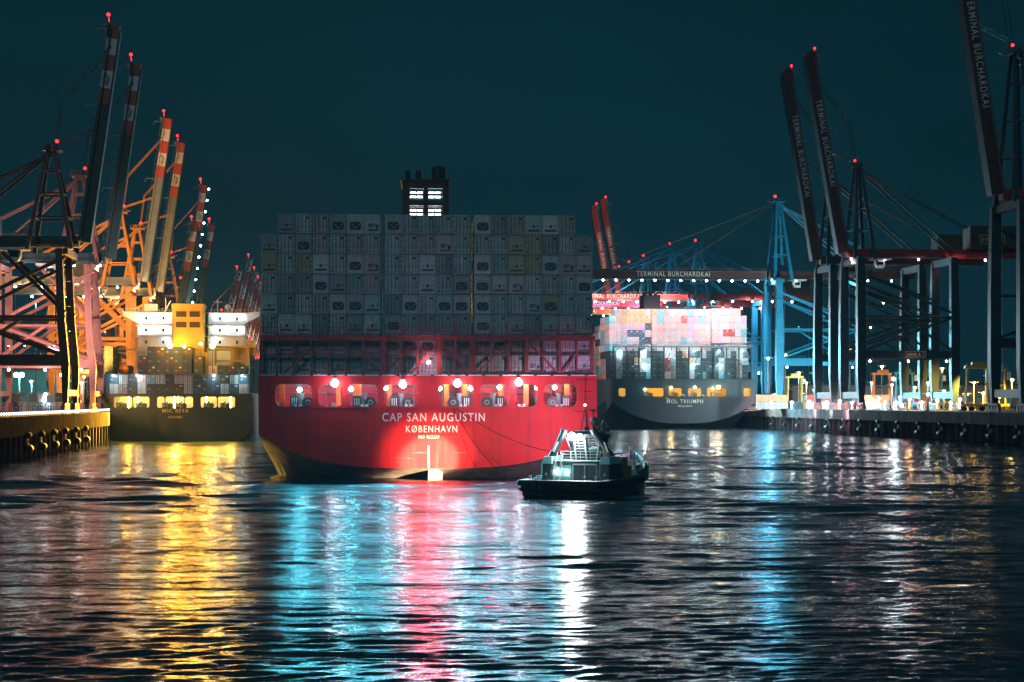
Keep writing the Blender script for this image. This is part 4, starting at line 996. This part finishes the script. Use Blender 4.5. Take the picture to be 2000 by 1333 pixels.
CM = {'w':'c_white','o':'c_orange','p':'c_salmon','l':'c_lilac','t':'c_cyan','d':'c_dark','r':'c_red','c':'c_cool','n':'c_navy','b':'c_brown','k':'c_pink','g':'c_grey'}
NM = {'w':'white','o':'orange','p':'salmon','l':'lilac','t':'teal','d':'black','r':'red','c':'pale grey','n':'navy','b':'brown','k':'pink','g':'grey'}
up = [".wooookotpwkptcwlppppp.",
      "tpoooooptkpprlltlppkpwl",
      "kkklpldpppkpplkpkkppkwc",
      "pklnnnkppkkkplppkpkrrwt",
      "wktkkndpkppktclppplpkpc",
      "ttkggnggwwwwwwwpgnnggcc"]
lo = ["dcdddkdddkkdoddcdddcdcd",  # dark entries paint the shade between the lamp-lit columns
      "dkddokcddrcddokdddkddkc",
      "dcdndkcddrkddcddndkddkd",
      "dcddddtddpkddkntddtndcd"]
TT = ['top tier','second tier','third tier','fourth tier','fifth tier','sixth tier','seventh tier','eighth tier','ninth tier','bottom tier']
GSR = 'containers on the grey-blue ship'
allr = up+lo
for r, row in enumerate(allr):
    for c, k in enumerate(row):
        if k == '.': continue
        x = bx(1201)+c*2.475+(.3 if c > 16 else 0)+(.2 if c > 6 else 0)-(0.0)
        y = 8.0 if r < 6 else 5.2
        z = 20.5+(9-r)*2.87+(0.35 if c > 16 and r < 5 else 0)
        cc = sum(1 for q in row[:c+1] if q != '.')-1
        dry(CM[k], MR @ Vector((x,y+random.uniform(-.1,.1),z)), TR, f"{NM[k]} container, {ORD[cc]} from left in {TT[r]}{'' if r in (0,9) else ' from top'}, grey-blue ship", GSR)
# further bays, seen as the long left side of the stack
kk = 0
mb = MB()
for bay in range(1, 5):
    for tier in range(8-(bay > 2)*2+(bay%2)):
        tn = ['c_salmon','c_cyan','c_brown','c_orange','c_white','c_pink','c_grey'][(bay*3+tier*2)%7]
        dry(tn, MR @ Vector((bx(1201), 5+bay*14.5, 20.5+tier*2.87)), TR, f"{ORD[tier]} container up on the left flank of the grey-blue ship, bay {['','two','three','four','five'][bay]} from the stern", 'containers on the left flank of the grey-blue ship')
mb = MB(); mb.box(-9,30,40,55,20.4,51.5); mb.bbox(-8.6,-1.2,44,54,51.5,57.0,.4)
fr = mb.build('superstructure', 'dark_steel', sr)
for x,h_ in ((-7.3,1.4),(-4.8,2.2),(-2.6,1.2)): MB().tube((x,48,57),(x,48,57+h_),.8,10).build('exhaust_pipe', 'black_paint', fr)
# lamps on the lashing bridge of the grey-blue ship
for px in (1213,1262,1311,1360,1410,1457):
    x = bx(px)
    for z in (31.9,) if px % 2 else (31.9, 26.3):
        mb = MB(); mb.box(x-.7,x+.7,3.3,3.6,z+.3,z+.5); lp = mb.build('deck_lamp', 'grey_steel', lbr)
        MB().ball((x,3.7,z),.35,8,5).build('lamp_glass', GC, lp); light(lp, (x,3.2,z-.6), 1300, (.6,.95,1), .3); outward(lp, (x,1.8,z-.3), 60000, (.55,.92,1) if px != 1262 else (1,.75,.8), .4, cone=130)
for i, (a, b) in enumerate((((bx(1330),bz(770)),(1494,797)),((bx(1331),bz(771)),(1494,798)),((bx(1371),bz(771)),(1494,797)),((bx(1300),bz(778)),(1500,800)))):
    pa = MR @ Vector((a[0],-.1,a[1])); pb = on_right(722,-1.2,8.9)
    rope('mooring_rope', pa, pb+Vector((i*.3,0,-i*.25)), 1.2+.5*i, .17, 'rope_pale', f"{['uppermost','second','third','lowest'][i]} pale mooring rope from the grey-blue stern to the right quay", 'mooring ropes of the grey-blue ship')

# ------------------------------------------------------------------ tug
tug = thing('tugboat', 'black hulled harbour tug with teal lit deckhouse and bright white searchlights', 'tug', TUG, -R(21))
PL = [(0,4.75),(.7,4.9),(4,4.95),(10,4.95),(16,4.85),(20,4.4),(24,3.3),(27,1.9),(29,.7),(29.8,.05)]
def sheer(y): return 2.05+(0 if y < 11 else 1.75*((y-11)/18.8)**1.5)
def ringpts(off, dz=0.0):
    pts = [(-b-off if b > .1 else 0, y+(off if b < 1 else 0), sheer(y)+dz) for y, b in PL]
    pts2 = [(-x, y, z) for x, y, z in reversed(pts)]
    return pts+pts2[1:]
def skirt(mb, top, bot):
    n = len(top)
    for i in range(n-1): mb.add([top[i],top[i+1],bot[i+1],bot[i]], [(0,1,2,3)])
    mb.add([top[-1],top[0],bot[0],bot[-1]], [(0,1,2,3)])
top = ringpts(0); mid = [(x*.99,y if y > 0 else .12,.4) for x,y,z in top]; bot = [(x*.86,(y if y > 1 else 1.2)*(.97),-1.6) for x,y,z in top]
mb = MB(); skirt(mb, top, mid); skirt(mb, mid, bot); mb.build('hull', 'black_paint', tug)
mb = MB(); ins = [(x*.97,max(.15,y*.99),1.55+max(0,z-2.05)*.6) for x,y,z in top]; n = len(ins)
for i in range(n//2): mb.add([ins[i],ins[i+1],ins[n-2-i],ins[n-1-i]], [(0,1,2,3)])
mb.build('deck', 'tug_teal', tug)
out = ringpts(.22, -.22)
mb = MB(); mb.path(out+[out[0]], .36, 10); [mb.ball(p, .36, 8, 5) for p in out]
mb.path([(x*1.01,y,z-.75) for x,y,z in out]+[(out[0][0]*1.01,out[0][1],out[0][2]-.75)], .2, 8)
mb.build('rubber_fender', 'rubber', tug, smooth=True)
mb = MB()
for k in range(9): x = -4.2+k*1.05; mb.box(x-.42, x+.42, -.72, -.3, 1.0, 1.75)
mb.build('stern_fender', 'rubber', tug)
mb = MB(); fw = [p for p in ringpts(-.02) if p[1] > 13]; up_ = [(x*.93,y*.99,z+.95) for x,y,z in fw]
for i in range(len(fw)-1): mb.add([fw[i],fw[i+1],up_[i+1],up_[i]], [(0,1,2,3)])
mb.build('bulwark', 'black_paint', tug)
mb = MB(); fi = [(x*.975,y*.992,z-.5) for x,y,z in fw]; ui = [(x*.985,y*.996,z) for x,y,z in up_]
for i in range(len(fw)-1): mb.add([fi[i],fi[i+1],ui[i+1],ui[i]], [(0,1,2,3)])
mb.m = 1; mb.path(up_, .09, 6)
for i in range(0,len(fw)-1): 
    a = Vector(fi[i]).lerp(Vector(fi[i+1]), .5); b = Vector(ui[i]).lerp(Vector(ui[i+1]), .5); mb.beam(a, b*.97+a*.03, .1, .25)
mb.build('bulwark_lining', ['white_paint','black_paint'], tug)
dz = 1.6
mb = MB(); mb.box(-3.0,3.0,6.3,17,dz,4.15); mb.box(-3.2,3.2,6.0,17.2,4.15,4.27); mb.box(-2.4,2.4,17,20.5,dz,3.6)
dh = mb.build('deckhouse', 'tug_teal', tug)
mb = MB(); mb.bbox(-1.75,-.75,6.22,6.3,dz+.15,3.75,.02); mb.box(-1.5,-1.0,6.18,6.22,3.0,3.4); mb.build('door', 'tug_teal', dh)
MB().box(-.9,-.82,6.12,6.22,2.6,2.75).build('handle', 'grey_steel', [c for c in dh.children if c.name.startswith('door')][0])
mb = MB()
for a in (-.35, 1.15): mb.box(a, a+1.25, 6.2, 6.3, dz+.2, 3.75)
mb.build('louvre_door', 'dark_steel', dh)
mb = MB()
for a in (-.42, 1.08): mb.box(a,a+1.4,6.1,6.3,3.75,3.98); mb.box(a-.06,a,6.1,6.3,dz,3.98); mb.box(a+1.4,a+1.46,6.1,6.3,dz,3.98)
mb.box(-3,3,6.05,6.25,dz,dz+.12); mb.build('door_frame', 'white_paint', dh)
for sx in (-1, 1):
    mb = MB(); mb.bbox(min(sx*3.0,sx*4.35), max(sx*3.0,sx*4.35), 5.6, 10.5, dz, 3.9, .15); cs_ = mb.build('funnel', 'black_paint', tug)
    a, b = sx*3.0, sx*4.35
    mb = MB(); mb.add([(a,5.6,3.9),(b,5.6,3.9),(b,10.5,3.9),(a,10.5,3.9),(a*1.03,6.1,4.75),(b*.95,6.1,4.75),(b*.95,10.2,4.75),(a*1.03,10.2,4.75)], [(0,1,5,4),(1,2,6,5),(2,3,7,6),(3,0,4,7),(4,5,6,7)])
    mb.build('funnel_cover', 'tug_teal', cs_)
    mb = MB(); mb.tube((sx*3.75,8,4.7),(sx*3.5,8,5.3),.55,12,.5); mb.tube((sx*3.5,8,5.2),(sx*(2.5 if sx < 0 else 1.7),8.2,7.4),.34,14,.4); mb.tube((sx*(2.5 if sx < 0 else 1.7),8.2,7.4),(sx*(2.3 if sx < 0 else 1.45),8.2,8.0),.4,14,.42)
    mb.m = 1; mb.tube((sx*3.62,7.6,5.0),(sx*2.95,7.75,6.5),.1,8); mb.m = 0
    mb.build('exhaust_pipe', ['black_paint','white_paint'], cs_, smooth=False)
    MB().box(sx*3.7-.14,sx*3.7+.14,5.52,5.6,2.5,2.8).build('vent', 'white_paint', cs_)
# stair and ladders
mb = MB()
for sx in (-2.75,-2.05): mb.beam((sx,5.2,dz),(sx+.25,6.4,4.3),.08,.16); mb.path([(sx,5.2,dz+.9),(sx+.25,6.4,5.2)], .04)
for k in range(9): q = (k+.5)/9; mb.box(-2.75+.25*q,-2.05+.25*q,5.15+1.2*q,5.4+1.2*q,dz+2.7*q,dz+2.7*q+.04)
mb.build('stairway', 'white_paint', tug)
mb = MB()
for z in (4.7,5.05,5.4): mb.path([(-2.0,6.1,z),(3.0,6.1,z),(3.0,11,z)], .035)
for x in np.arange(-2.0,3.1,1.25): mb.tube((x,6.1,4.2),(x,6.1,5.4),.04,6)
for y in np.arange(7.3,11,1.2): mb.tube((3,y,4.2),(3,y,5.4),.04,6)
mb.build('railing', 'white_paint', tug)
# wheelhouse
wb, wt = [(-1.55,9.3),(1.55,9.3),(1.75,11),(1.1,13.2),(-1.1,13.2),(-1.75,11)], [(-2.25,8.7),(2.25,8.7),(2.5,11),(1.5,13.9),(-1.5,13.9),(-2.5,11)]
mb = MB(); n = 6
def wh(z0, z1, f0, f1, s=1.0): 
    g = lambda f: [((a[0]*(1-f)+b[0]*f)*s, (a[1]*(1-f)+b[1]*f-11)*s+11) for a, b in zip(wb, wt)]
    lo_, hi_ = g(f0), g(f1)
    return [(x,y,z0) for x,y in lo_]+[(x,y,z1) for x,y in hi_], [(i,(i+1)%6,6+(i+1)%6,6+i) for i in range(6)]+[tuple(range(5,-1,-1)),tuple(range(6,12))]
v_, f_ = wh(4.25,5.1,0,.28); mb.add(v_, f_); v_, f_ = wh(6.95,7.1,.98,1.0); mb.add(v_, f_)
whs = mb.build('wheelhouse', 'dark_steel', tug)
v_, f_ = wh(5.1,6.95,.28,.98,.985); MB().add(v_, f_).build('window', 'glass_dark', whs)
mb = MB()
for i, (a, b) in enumerate(zip(wb, wt)):
    mb.beam((a[0],a[1],4.9),(b[0],b[1],6.98),.12)
for f in (.33,.66):
    mb.beam((-1.55+3.1*f,9.3,4.9),(-2.25+4.5*f,8.7,6.98),.10)
mb.build('window_frame', 'grey_steel', whs)
mb = MB()
for x in (-1.0,.35): mb.beam((x,8.9,4.3),(x-.15,8.45,7.1),.16,.1); 
for z in np.arange(4.6,7,.35): mb.box(-.98,.35,8.75-(z-4.6)*.12,8.8-(z-4.6)*.12,z,z+.06)
mb.path([(1.6,8.9,4.3),(1.9,8.6,5.8),(1.2,8.6,5.9),(.9,8.8,5.6)], .06); mb.build('ladder', 'white_paint', whs)
mb = MB(); v_, f_ = wh(7.1,7.45,1.0,1.0,1.08); mb.add(v_, f_); v_, f_ = wh(7.45,7.8,.9,.5,.9); mb.add(v_, f_); mb.build('roof', 'black_paint', whs)
# mast, radar, domes
mb = MB(); mx, my = -.5, 11
for a in ((-.55,-.4),(.55,-.4),(0,.6)): mb.tube((mx+a[0],my+a[1],7.6),(mx+a[0]*.2,my+a[1]*.2,10.3),.07,6)
for z in (8.3,9.0,9.7): k = 1-(z-7.6)/2.9*.8; mb.path([(mx-.55*k,my-.4*k,z),(mx+.55*k,my-.4*k,z),(mx,my+.6*k,z),(mx-.55*k,my-.4*k,z)], .04)
mb.tube((mx,my,10.2),(mx,my,14.4),.05,6)
for z, a, b in ((10.15,-1.5,.6),(11.7,-.3,.9),(12.6,-.25,1.0),(14.0,-1.1,1.1),(10.9,-.3,.3)): mb.box(mx+a,mx+b,my-.04,my+.04,z,z+.07)
mb.box(mx-1.5,mx-1.42,my-.04,my+.04,10.15,10.75); mb.box(mx-1.1,mx-1.04,my-.03,my+.03,13.9,14.3); mb.box(mx+1.04,mx+1.1,my-.03,my+.03,13.9,14.3)
mast = mb.build('mast', 'black_paint', tug)
mb = MB(); mb.tube((mx+1.0,my,9.4),(mx+1.0,my,10.3),.08,6); mb.box(mx+.1,mx+2.1,my-.12,my+.12,10.35,10.5); mb.box(mx+.75,mx+1.25,my-.2,my+.2,10.15,10.35); mb.build('radar', 'black_paint', mast)
mb = MB(); mb.ball((mx+1.1,my,9.0),.52,12,8,1.0); mb.tube((mx+1.1,my,7.7),(mx+1.1,my,8.7),.14,8,.4); mb.build('dome', 'black_paint', mast)
mb = MB(); mb.ball((mx+2.1,my+.6,8.75),.3,10,6); mb.tube((mx+2.1,my+.6,7.6),(mx+2.1,my+.6,8.5),.2,8,.1); mb.tube((mx+1.6,my,7.7),(mx+1.8,my,8.4),.15,6); mb.build('dome', 'dark_steel', mast)
MB().ball((mx-.05,my-.15,10.95),.13,8,6).build('mast_lamp', GW, mast)
for x, r_ in ((-1.35,.50),(-.3,.34)):
    mb = MB(); mb.tube((x,8.75,7.35),(x,8.4,7.2),.3,12,.34); mb.beam((x,8.9,7.1),(x,8.7,7.5),.1); lp = mb.build('searchlight', 'black_paint', whs)
    MB().ball((x,8.2,7.15),r_,12,8).build('lamp_glass', GW, lp); outward(lp, (x,7.6,6.9), 16000, (.92,1,1), .3, down=.3, cone=110); light(lp, (x,7.4,6.9), 200, (.92,1,.98), .3)
light(whs, (-.8,5.0,6.4), 380, (.8,1,.98), .3)
for x, z in ((-2.55,3.0),(-1.25,2.9)):
    MB().ball((x,6.0,z),.14,8,6).build('deck_lamp', GW, dh); light(dh, (x,5.4,z), 16, (.7,1,1), .12)
# searchlights aimed forward at the big ship
for nm, loc_, tgt, pw, col_, cone, bl in (('a',(-1.4,14.3,8.0),Vector((-9.5,250,6.5)),26000,(1,.55,.4),34,.9),('b',(0,14.5,7.9),Vector((1.0,250,7.0)),36000,(1,.55,.6),42,.8),('c',(1.3,14.3,7.9),Vector((10.5,250,8)),34000,(1,.5,.95),46,.7),('narrow',(.6,14.6,8.3),Vector((-11.8,250,2.9)),3600000,(1,.62,.34),12,1.0),('halo',(.9,14.5,8.2),Vector((-11.6,250,4)),500000,(1,.42,.25),19,1.0)):
    mb = MB(); mb.tube((loc_[0],loc_[1]-.5,loc_[2]),(loc_[0],loc_[1]-.05,loc_[2]),.25,12,.32); mb.tube((loc_[0],loc_[1]-.3,7.3),(loc_[0],loc_[1]-.3,7.8),.06,6); lp = mb.build('searchlight', 'black_paint', whs)
    MB().tube((loc_[0],loc_[1]-.04,loc_[2]),(loc_[0],loc_[1],loc_[2]),.29,12).build('lamp_glass', GW, lp)
    light(lp, (loc_[0],loc_[1]+.15,loc_[2]), pw, col_, .35, 'SPOT', MT.inverted() @ tgt, cone, bl)
# fore deck gear
mb = MB(); mb.bbox(3.1,4.1,11.2,13.6,dz,4.6,.1); mb.box(3.0,4.0,14,15.5,dz,3.4); mb.build('deck_locker', 'tug_ochre', tug)
mb = MB(); mb.bbox(1.6,3.3,21.5,23.3,2.0,3.5,.15); mb.bbox(-1,1.2,21.4,22.5,1.8,3.1,.1); fh = mb.build('fore_house', 'white_paint', tug)
MB().box(2.0,2.9,21.42,21.5,2.7,3.2).build('window', 'glass_dark', fh)
mb = MB(); mb.tube((-1,24,2.9),(1,24,2.9),.5,14); mb.tube((-1.1,24,2.9),(-1,24,2.9),.8,14); mb.tube((1,24,2.9),(1.1,24,2.9),.8,14); mb.build('towing_winch', 'grey_steel', tug)
mb = MB()
for y in (15.5,17,18.5,20): mb.tube((4.1-(y-15)*.05,y,2.1),(4.1-(y-15)*.05,y,4.6+.3*math.sin(y*3)),.05,6)
mb.path([(4.1,15.5,4.3),(3.85,20,4.3)], .04); mb.path([(4.1,15.5,3.6),(3.85,20,3.6)], .04)
mb.box(3.2,3.9,16.4,17.2,3.4,4.1); mb.build('deck_rail', 'white_paint', tug)
mb = MB()
for x,y in ((-4.1,1.2),(-3.3,1.6),(-3.0,1.6),(-1,1.2),(2.6,1.3),(4.0,1.4)): mb.tube((x,y,dz),(x,y,2.55),.1,8); mb.tube((x,y,2.5),(x,y,2.62),.17,8)
mb.box(-4,-2.4,1.9,3.4,dz,1.95); mb.build('mooring_bitt', 'white_paint', tug)
mb = MB(); mb.tube((5.0,7,1.0),(5.06,7,1.0),.3,10); mb.build('draught_light', 'yellow_paint', tug)

# ------------------------------------------------------------------ quay machines, masts, yard
def straddle(label, loc, rz, m):
    t = thing('straddle_carrier', label, 'straddle carrier', loc, rz, 'straddle carriers on the right quay')
    for sx in (-1,1):
        for sy in (-1,1): MB().beam((sx*2.3,sy*3.4,1.6),(sx*2.2,sy*3.0,13.6),.5,.6).build('leg', m, t)
        mb = MB(); mb.box(sx*2.3-.35,sx*2.3+.35,-4.8,4.8,1.4,2.2); mb.build('side_beam', m, t)
        mb = MB()
        for y in (-4,-1.6,1.6,4): mb.tube((sx*2.3-.25,y,.75),(sx*2.3+.25,y,.75),.75,14)
        mb.build('wheel', 'rubber', t)['kind'] = 'stuff'
    mb = MB(); mb.box(-2.6,2.6,-3.8,3.8,13.6,14.4); mb.bbox(-1.6,1.6,-2.6,1.6,14.4,15.6,.1)
    for k in range(8): mb.box(-2.6,-2.55,-3.8+k,-3.75+k,14.4,15.4)
    mb.build('top_frame', m, t)
    mb = MB(); mb.bbox(.6,2.6,-5.2,-3.9,11.0,13.2,.15); cb = mb.build('cab', 'white_paint', t); MB().box(.75,2.45,-5.26,-5.2,11.6,12.9).build('window', 'glass_dark', cb)
    mb = MB(); mb.box(-1.2,1.2,-3.2,3.2,8.4,8.8)
    for sx in (-1,1): mb.tube((sx*1,-2.8,8.8),(sx*1,-2.8,13.6),.05,6); mb.tube((sx*1,2.8,8.8),(sx*1,2.8,13.6),.05,6)
    mb.build('spreader', 'dark_steel', t)
def gpt(px, d, z=QZ): return Vector(((px-CX)/F*d, d, z))
straddle('yellow lit straddle carrier near the right edge, in front of the dark crane leg', gpt(1908,560), R(80), 'yellow_paint')
straddle('second yellow lit straddle carrier, just right of and behind the other yellow one', gpt(1944,600), R(75), 'yellow_paint')
straddle('orange straddle carrier behind the dark crane legs under the framed portal sign', gpt(1722,700), R(85), 'orange_paint')
straddle('blue straddle carrier right of the orange one on the right quay', gpt(1766,680), R(80), 'bright_blue_crane')
straddle('blue straddle carrier left of the landside crane leg on the right quay', gpt(1822,690), R(86), 'bright_blue_crane')
straddle('yellow straddle carrier beside the stern of the grey-blue ship on the right quay', gpt(1552,800), R(88), 'buff_paint')
def lamp_mast(label, px, py, d, pw, gm, col_, pole='grey_steel', double=False, r_=.5):
    t = thing('lamp_mast', label, 'lamp post', gpt(px, d), 0); h = 11.5+(783-py)/F*d-QZ
    mb = MB(); mb.tube((0,0,0),(0,0,h),.35,10,.16); mb.tube((0,0,0),(0,0,.5),.7,10); mb.build('pole', pole, t)
    mb = MB(); mb.box(-1.6,1.6,-.4,.4,h,h+.35); mb.build('lamp_head', 'grey_steel', t)
    for x in ((-1,1) if double else (0,)): MB().ball((x,-.55,h-.15),r_,10,6).build('lamp_glass', gm, t)
    if pw: light(t, (0,-.9,h-.9), pw*6, col_, .5, 'SPOT', (0,14,h-10), 96, .5)
    return t
lamp_mast('teal lit lamp post with a bright cyan head framed by the left crane portal', 38, 732, 640, 14000, GC, (.35,.95,1), 'white_paint', True, .9)
lamp_mast('lamp post with a big orange lamp behind the crane braces on the right', 1797, 662, 800, 50000, GY, (1,.6,.18), r_=.9)
lamp_mast('lamp post with small orange lamp between the dark crane legs on the right', 1660, 680, 820, 9000, GY, (1,.6,.2), r_=.6)
lamp_mast('lamp post with small orange lamp just right of the bright blue crane leg', 1534, 694, 900, 9000, GY, (1,.6,.2), r_=.6)
lamp_mast('short yellow lamp post at the foot of the second left crane', 146, 786, 452, 9000, GY, (1,.55,.1), r_=.3)
lamp_mast('sodium lamp post beside the yellow straddle carriers at the right edge', 1930, 735, 590, 26000, GY, (1,.55,.08), r_=.3)
lamp_mast('sodium lamp post behind the grey-blue ship ropes on the right quay', 1575, 748, 735, 16000, GY, (1,.62,.2), r_=.35)
lamp_mast('white lamp post under the portal beam sign on the right quay', 1742, 752, 650, 16000, GW, (.8,.95,1), r_=.35)
lamp_mast('cyan lamp post near the base of the bright blue crane', 1560, 728, 760, 22000, GC, (.4,.95,1), r_=.4)
lamp_mast('pink white lamp post behind the left crane legs near the quay', 205, 752, 600, 16000, GP, (1,.6,.7), r_=.4)
# lit containers and blocks standing on the right quay
qc = ['c_white','c_salmon','c_pink','c_orange','c_white','c_lilac','c_white','c_orange','c_cyan','c_red','c_white','c_warm']
for k in range(24):
    px = 1538+k*16.5; d = 690+(k%3)*16
    for lev in range(1+(k*7%3 == 0)):
        o = link('yard_container', dry_mesh(qc[(k*5+lev*3)%12]), None, gpt(px, d)+Vector((0,0,lev*2.87)), R(88))
        o.rotation_euler = (0,0,R(4 if k%2 else 90))
        tag(o, f"{'upper' if lev else 'ground level'} lit container, {ORD[k]} from the grey-blue ship along the right quay", 'container', 'lit containers on the right quay')
for k in range(10):
    px = 12+k*11.5; d = 520
    for lev in range(1+(k*5%3 == 0)):
        o = link('yard_container', dry_mesh(['c_cyan','c_navy','c_grey','c_dark','c_cool'][(k*3+lev)%5]), None, gpt(px, d)+Vector((0,0,lev*2.87)), 0)
        tag(o, f"{'upper' if lev else 'ground level'} dim container, {ORD[k]} from left edge on the left quay", 'container', 'dim containers on the left quay')
t = thing('warehouse', 'long teal lit warehouse wall seen through the left crane portals', 'building', (-300,800,QZ), 0)
MB().box(-60,95,0,40,0,17.5).build('wall', 'shed_teal', t)
mb = MB(); mb.add([(-61,-1,17.5),(96,-1,17.5),(96,41,17.5),(-61,41,17.5),(-61,20,22),(96,20,22)], [(0,1,5,4),(2,3,4,5),(0,4,3),(1,2,5)]); mb.build('roof', 'shed_grey', t)
mb = MB()
for k in range(12): mb.box(-55+k*12.5,-49+k*12.5,-.06,0,0,6)
mb.build('door', 'shed_grey', t)
t = thing('warehouse', 'low grey warehouse far behind the cranes on the right quay', 'building', (230,1000,QZ), 0)
MB().box(-70,120,0,40,0,12).build('wall', 'shed_grey', t)
mb = MB(); mb.box(-71,121,-1,41,12,12.8); mb.build('roof', 'dark_steel', t)
mb = MB()
for k in range(15): mb.box(-65+k*12.5,-58+k*12.5,-.06,0,0,5)
mb.build('door', 'shed_teal', t)
# cable reels and low white lit plant on the quay edge
for k, (px, d) in enumerate(((1534,700),(1640,640),(1735,600),(1868,560))):
    t = thing('mooring_bollard', f'{ORD[k]} bollard from the grey-blue ship on the right quay edge', 'bollard', on_right(d, -.7), 0, 'bollards on the right quay')
    MB().tube((0,0,.1),(0,0,.8),.3,12).tube((0,0,.8),(0,0,1.0),.48,12).build('post', 'yellow_paint', t)
# floodlights fixed to the cranes, aimed along the quays
CR = {o['label']: o for o in bpy.data.objects if o.get('category') == 'crane'}
bpy.context.view_layer.update()
def flood(key, world, target, pw, col_, cone=95, gm=GW, r_=.35, vis=True):
    c = [o for k, o in CR.items() if k.startswith(key)][0]; inv = c.matrix_world.inverted(); p = inv @ Vector(world); q = inv @ Vector(target)
    dr = (q-p).normalized()
    lp = MB().beam(p-dr*.7, p-dr*.05, .7, .55).build('flood_lamp', 'grey_steel', c)
    if vis: MB().ball(p, r_, 10, 6).build('lamp_glass', gm, lp)
    light(lp, p+dr*(r_+.3), pw, col_, .4, 'SPOT', p+dr*20, cone, .6)
W_ = lambda px, py, d: ((px-CX)/F*d, d, H-(py-YH)/F*d)
flood('nearest', W_(48,678,436), W_(10,600,500), 45000, (1,.54,.50)); flood('nearest', W_(105,678,436), W_(190,640,500), 50000, (1,.50,.42)); flood('nearest', W_(17,678,436), W_(110,560,560), 40000, (1,.55,.52))
flood('nearest', W_(126,516,441), W_(190,560,480), 6000, (.9,.95,1), r_=.3)
flood('second', W_(158,560,492), W_(262,500,570), 110000, (1,.48,.07), 80, GY, .3, False); flood('second', W_(165,700,492), W_(262,560,570), 110000, (1,.48,.07), 90, GY, .3)
flood('orange lit crane whose', W_(285,640,590), W_(310,520,640), 90000, (1,.48,.08), 100, GY, .3)
flood('second', W_(205,650,492), W_(335,400,600), 120000, (1,.55,.35), 50, GP, .3)
flood('dark crane with raised lettered boom, left', W_(1560,640,655), W_(1497,600,708), 60000, (.75,1,1), 110, GC, .3); flood('dark crane with raised lettered boom, left', W_(1570,770,660), W_(1497,690,708), 60000, (.7,1,1), 110, GC, .3)

# many small lit lamps of the terminals behind the quays
spec = [(1506,786,640,GP),(1546,786,640,GW),(1580,784,640,GP),(1614,785,620,GW),(1640,783,600,GP),(1664,786,600,GP),(1694,784,600,GW),(1728,786,600,GW),(1750,786,600,GP),(1776,780,590,GY),(1800,786,590,GP),(1830,782,590,GY),(1856,786,570,GY),(1874,780,570,GP),(1902,748,610,GY),(1920,768,600,GY),(1940,752,610,GY),(1950,776,600,GY),(1722,716,760,GY),(1590,712,900,GY),(1840,720,820,GY),
        (1513,772,700,GP),(1590,762,720,GC),(1606,776,690,GY),(1630,741,900,GW),(1652,770,650,GP),(1684,772,680,GW),(1702,748,760,GC),(1716,778,640,GP),(1757,776,630,GC),(1786,757,700,GY),(1812,748,720,GW),(1843,764,640,GY),(1862,742,800,GY),(1888,770,600,GY),(1976,742,600,GY),(1994,720,640,GW),(1620,600,1300,GY),(1580,560,1500,GW),(1725,592,1500,GY),(1700,640,1400,GY),
        (12,700,560,GP),(62,745,600,GC),(90,770,520,GW),(118,690,640,GC),(160,748,560,GP),(215,700,700,GC),(228,640,760,GW),(222,745,560,GW),(247,560,820,GC),(196,770,540,GW),(70,590,800,GC),(30,560,900,GW),(150,598,820,GC)]
colr = {id(GP):(1,.6,.75), id(GC):(.4,.92,1), id(GW):(.85,.97,1), id(GY):(1,.55,.12)}
nmc = {id(GP):'pink', id(GC):'cyan', id(GW):'white', id(GY):'orange'}
for i, (px, py, d, gm) in enumerate(spec):
    sd = 'right' if px > 900 else 'left'; n_ = sum(1 for q in spec[:i] if (q[0] > 900) == (px > 900))
    lo_ = lamp_mast(f"{nmc[id(gm)]} lamp on a slim post on the {sd} quay, about {int(px/20)*20 if px else 0}", px, py, d, (0 if d > 900 else 2500 if px < 900 else 3800), gm, colr[id(gm)], r_=.26+d*.00028)
    order = sorted([q for q in spec if (q[0] > 900) == (px > 900)], key=lambda q: q[0]); k_ = order.index(spec[i])
    lo_['label'] = f"{nmc[id(gm)]} lamp on a slim post, {ORD[k_]} from left among small lamps of the {sd} terminal"
    lo_['group'] = f'small lamps of the {sd} terminal'
# strong floods that throw long coloured streaks on the water
for px, py, d, pw, c_ in ((1500,700,690,400000,(.08,.62,1)),(1590,730,690,230000,(.25,.95,.85)),(1628,745,670,90000,(.3,1,.9)),(1745,740,600,80000,(.8,.9,1)),(1812,770,560,0,(1,.6,.1))):
    t = lamp_mast(f"tall flood lamp post at the right quay edge, {'blue' if px == 1500 else 'green white' if px == 1590 else 'pale cyan' if px == 1628 else 'white' if px == 1745 else 'dark yellow'} light toward the water", px, py, d, 0, GC if px < 1700 else GW, (1,1,1), r_=.45)
    h = 11.5+(783-py)/F*d-QZ
    if pw: outward(t, (0,-1.0,h-.4), pw, c_, .7, cone=110)
# sodium lamp added beyond the left frame edge to light the red ship's flank
t = lamp_mast('added sodium lamp on a post, out of view at the near left quay', -40, 745, 318, 0, GY, (1,.6,.1), r_=.35)
pl_ = t.location; hh = 11.5+(783-745)/F*318-QZ
light(t, (0,-.9,hh-.2), 900000, (1,.58,.06), .4, 'SPOT', Vector((-37.5,262,2))-pl_, 12, .6)
# ------------------------------------------------------------------ haze
HAZE = True
if HAZE:
    hz = MB().box(-900, 900, -20, 2290, -4, 175).build('haze', [])
    hz['kind'] = 'stuff'; hz['label'] = 'thin night haze over the harbour'
    m = bpy.data.materials.new('haze'); m.use_nodes = True; t_ = m.node_tree; t_.nodes.clear()
    o_ = t_.nodes.new('ShaderNodeOutputMaterial'); pv = t_.nodes.new('ShaderNodeVolumePrincipled')
    pv.inputs['Color'].default_value = (.40,.80,1,1); pv.inputs['Density'].default_value = .000022; pv.inputs['Anisotropy'].default_value = .2
    t_.links.new(pv.outputs[0], o_.inputs['Volume']); hz.data.materials.append(m)
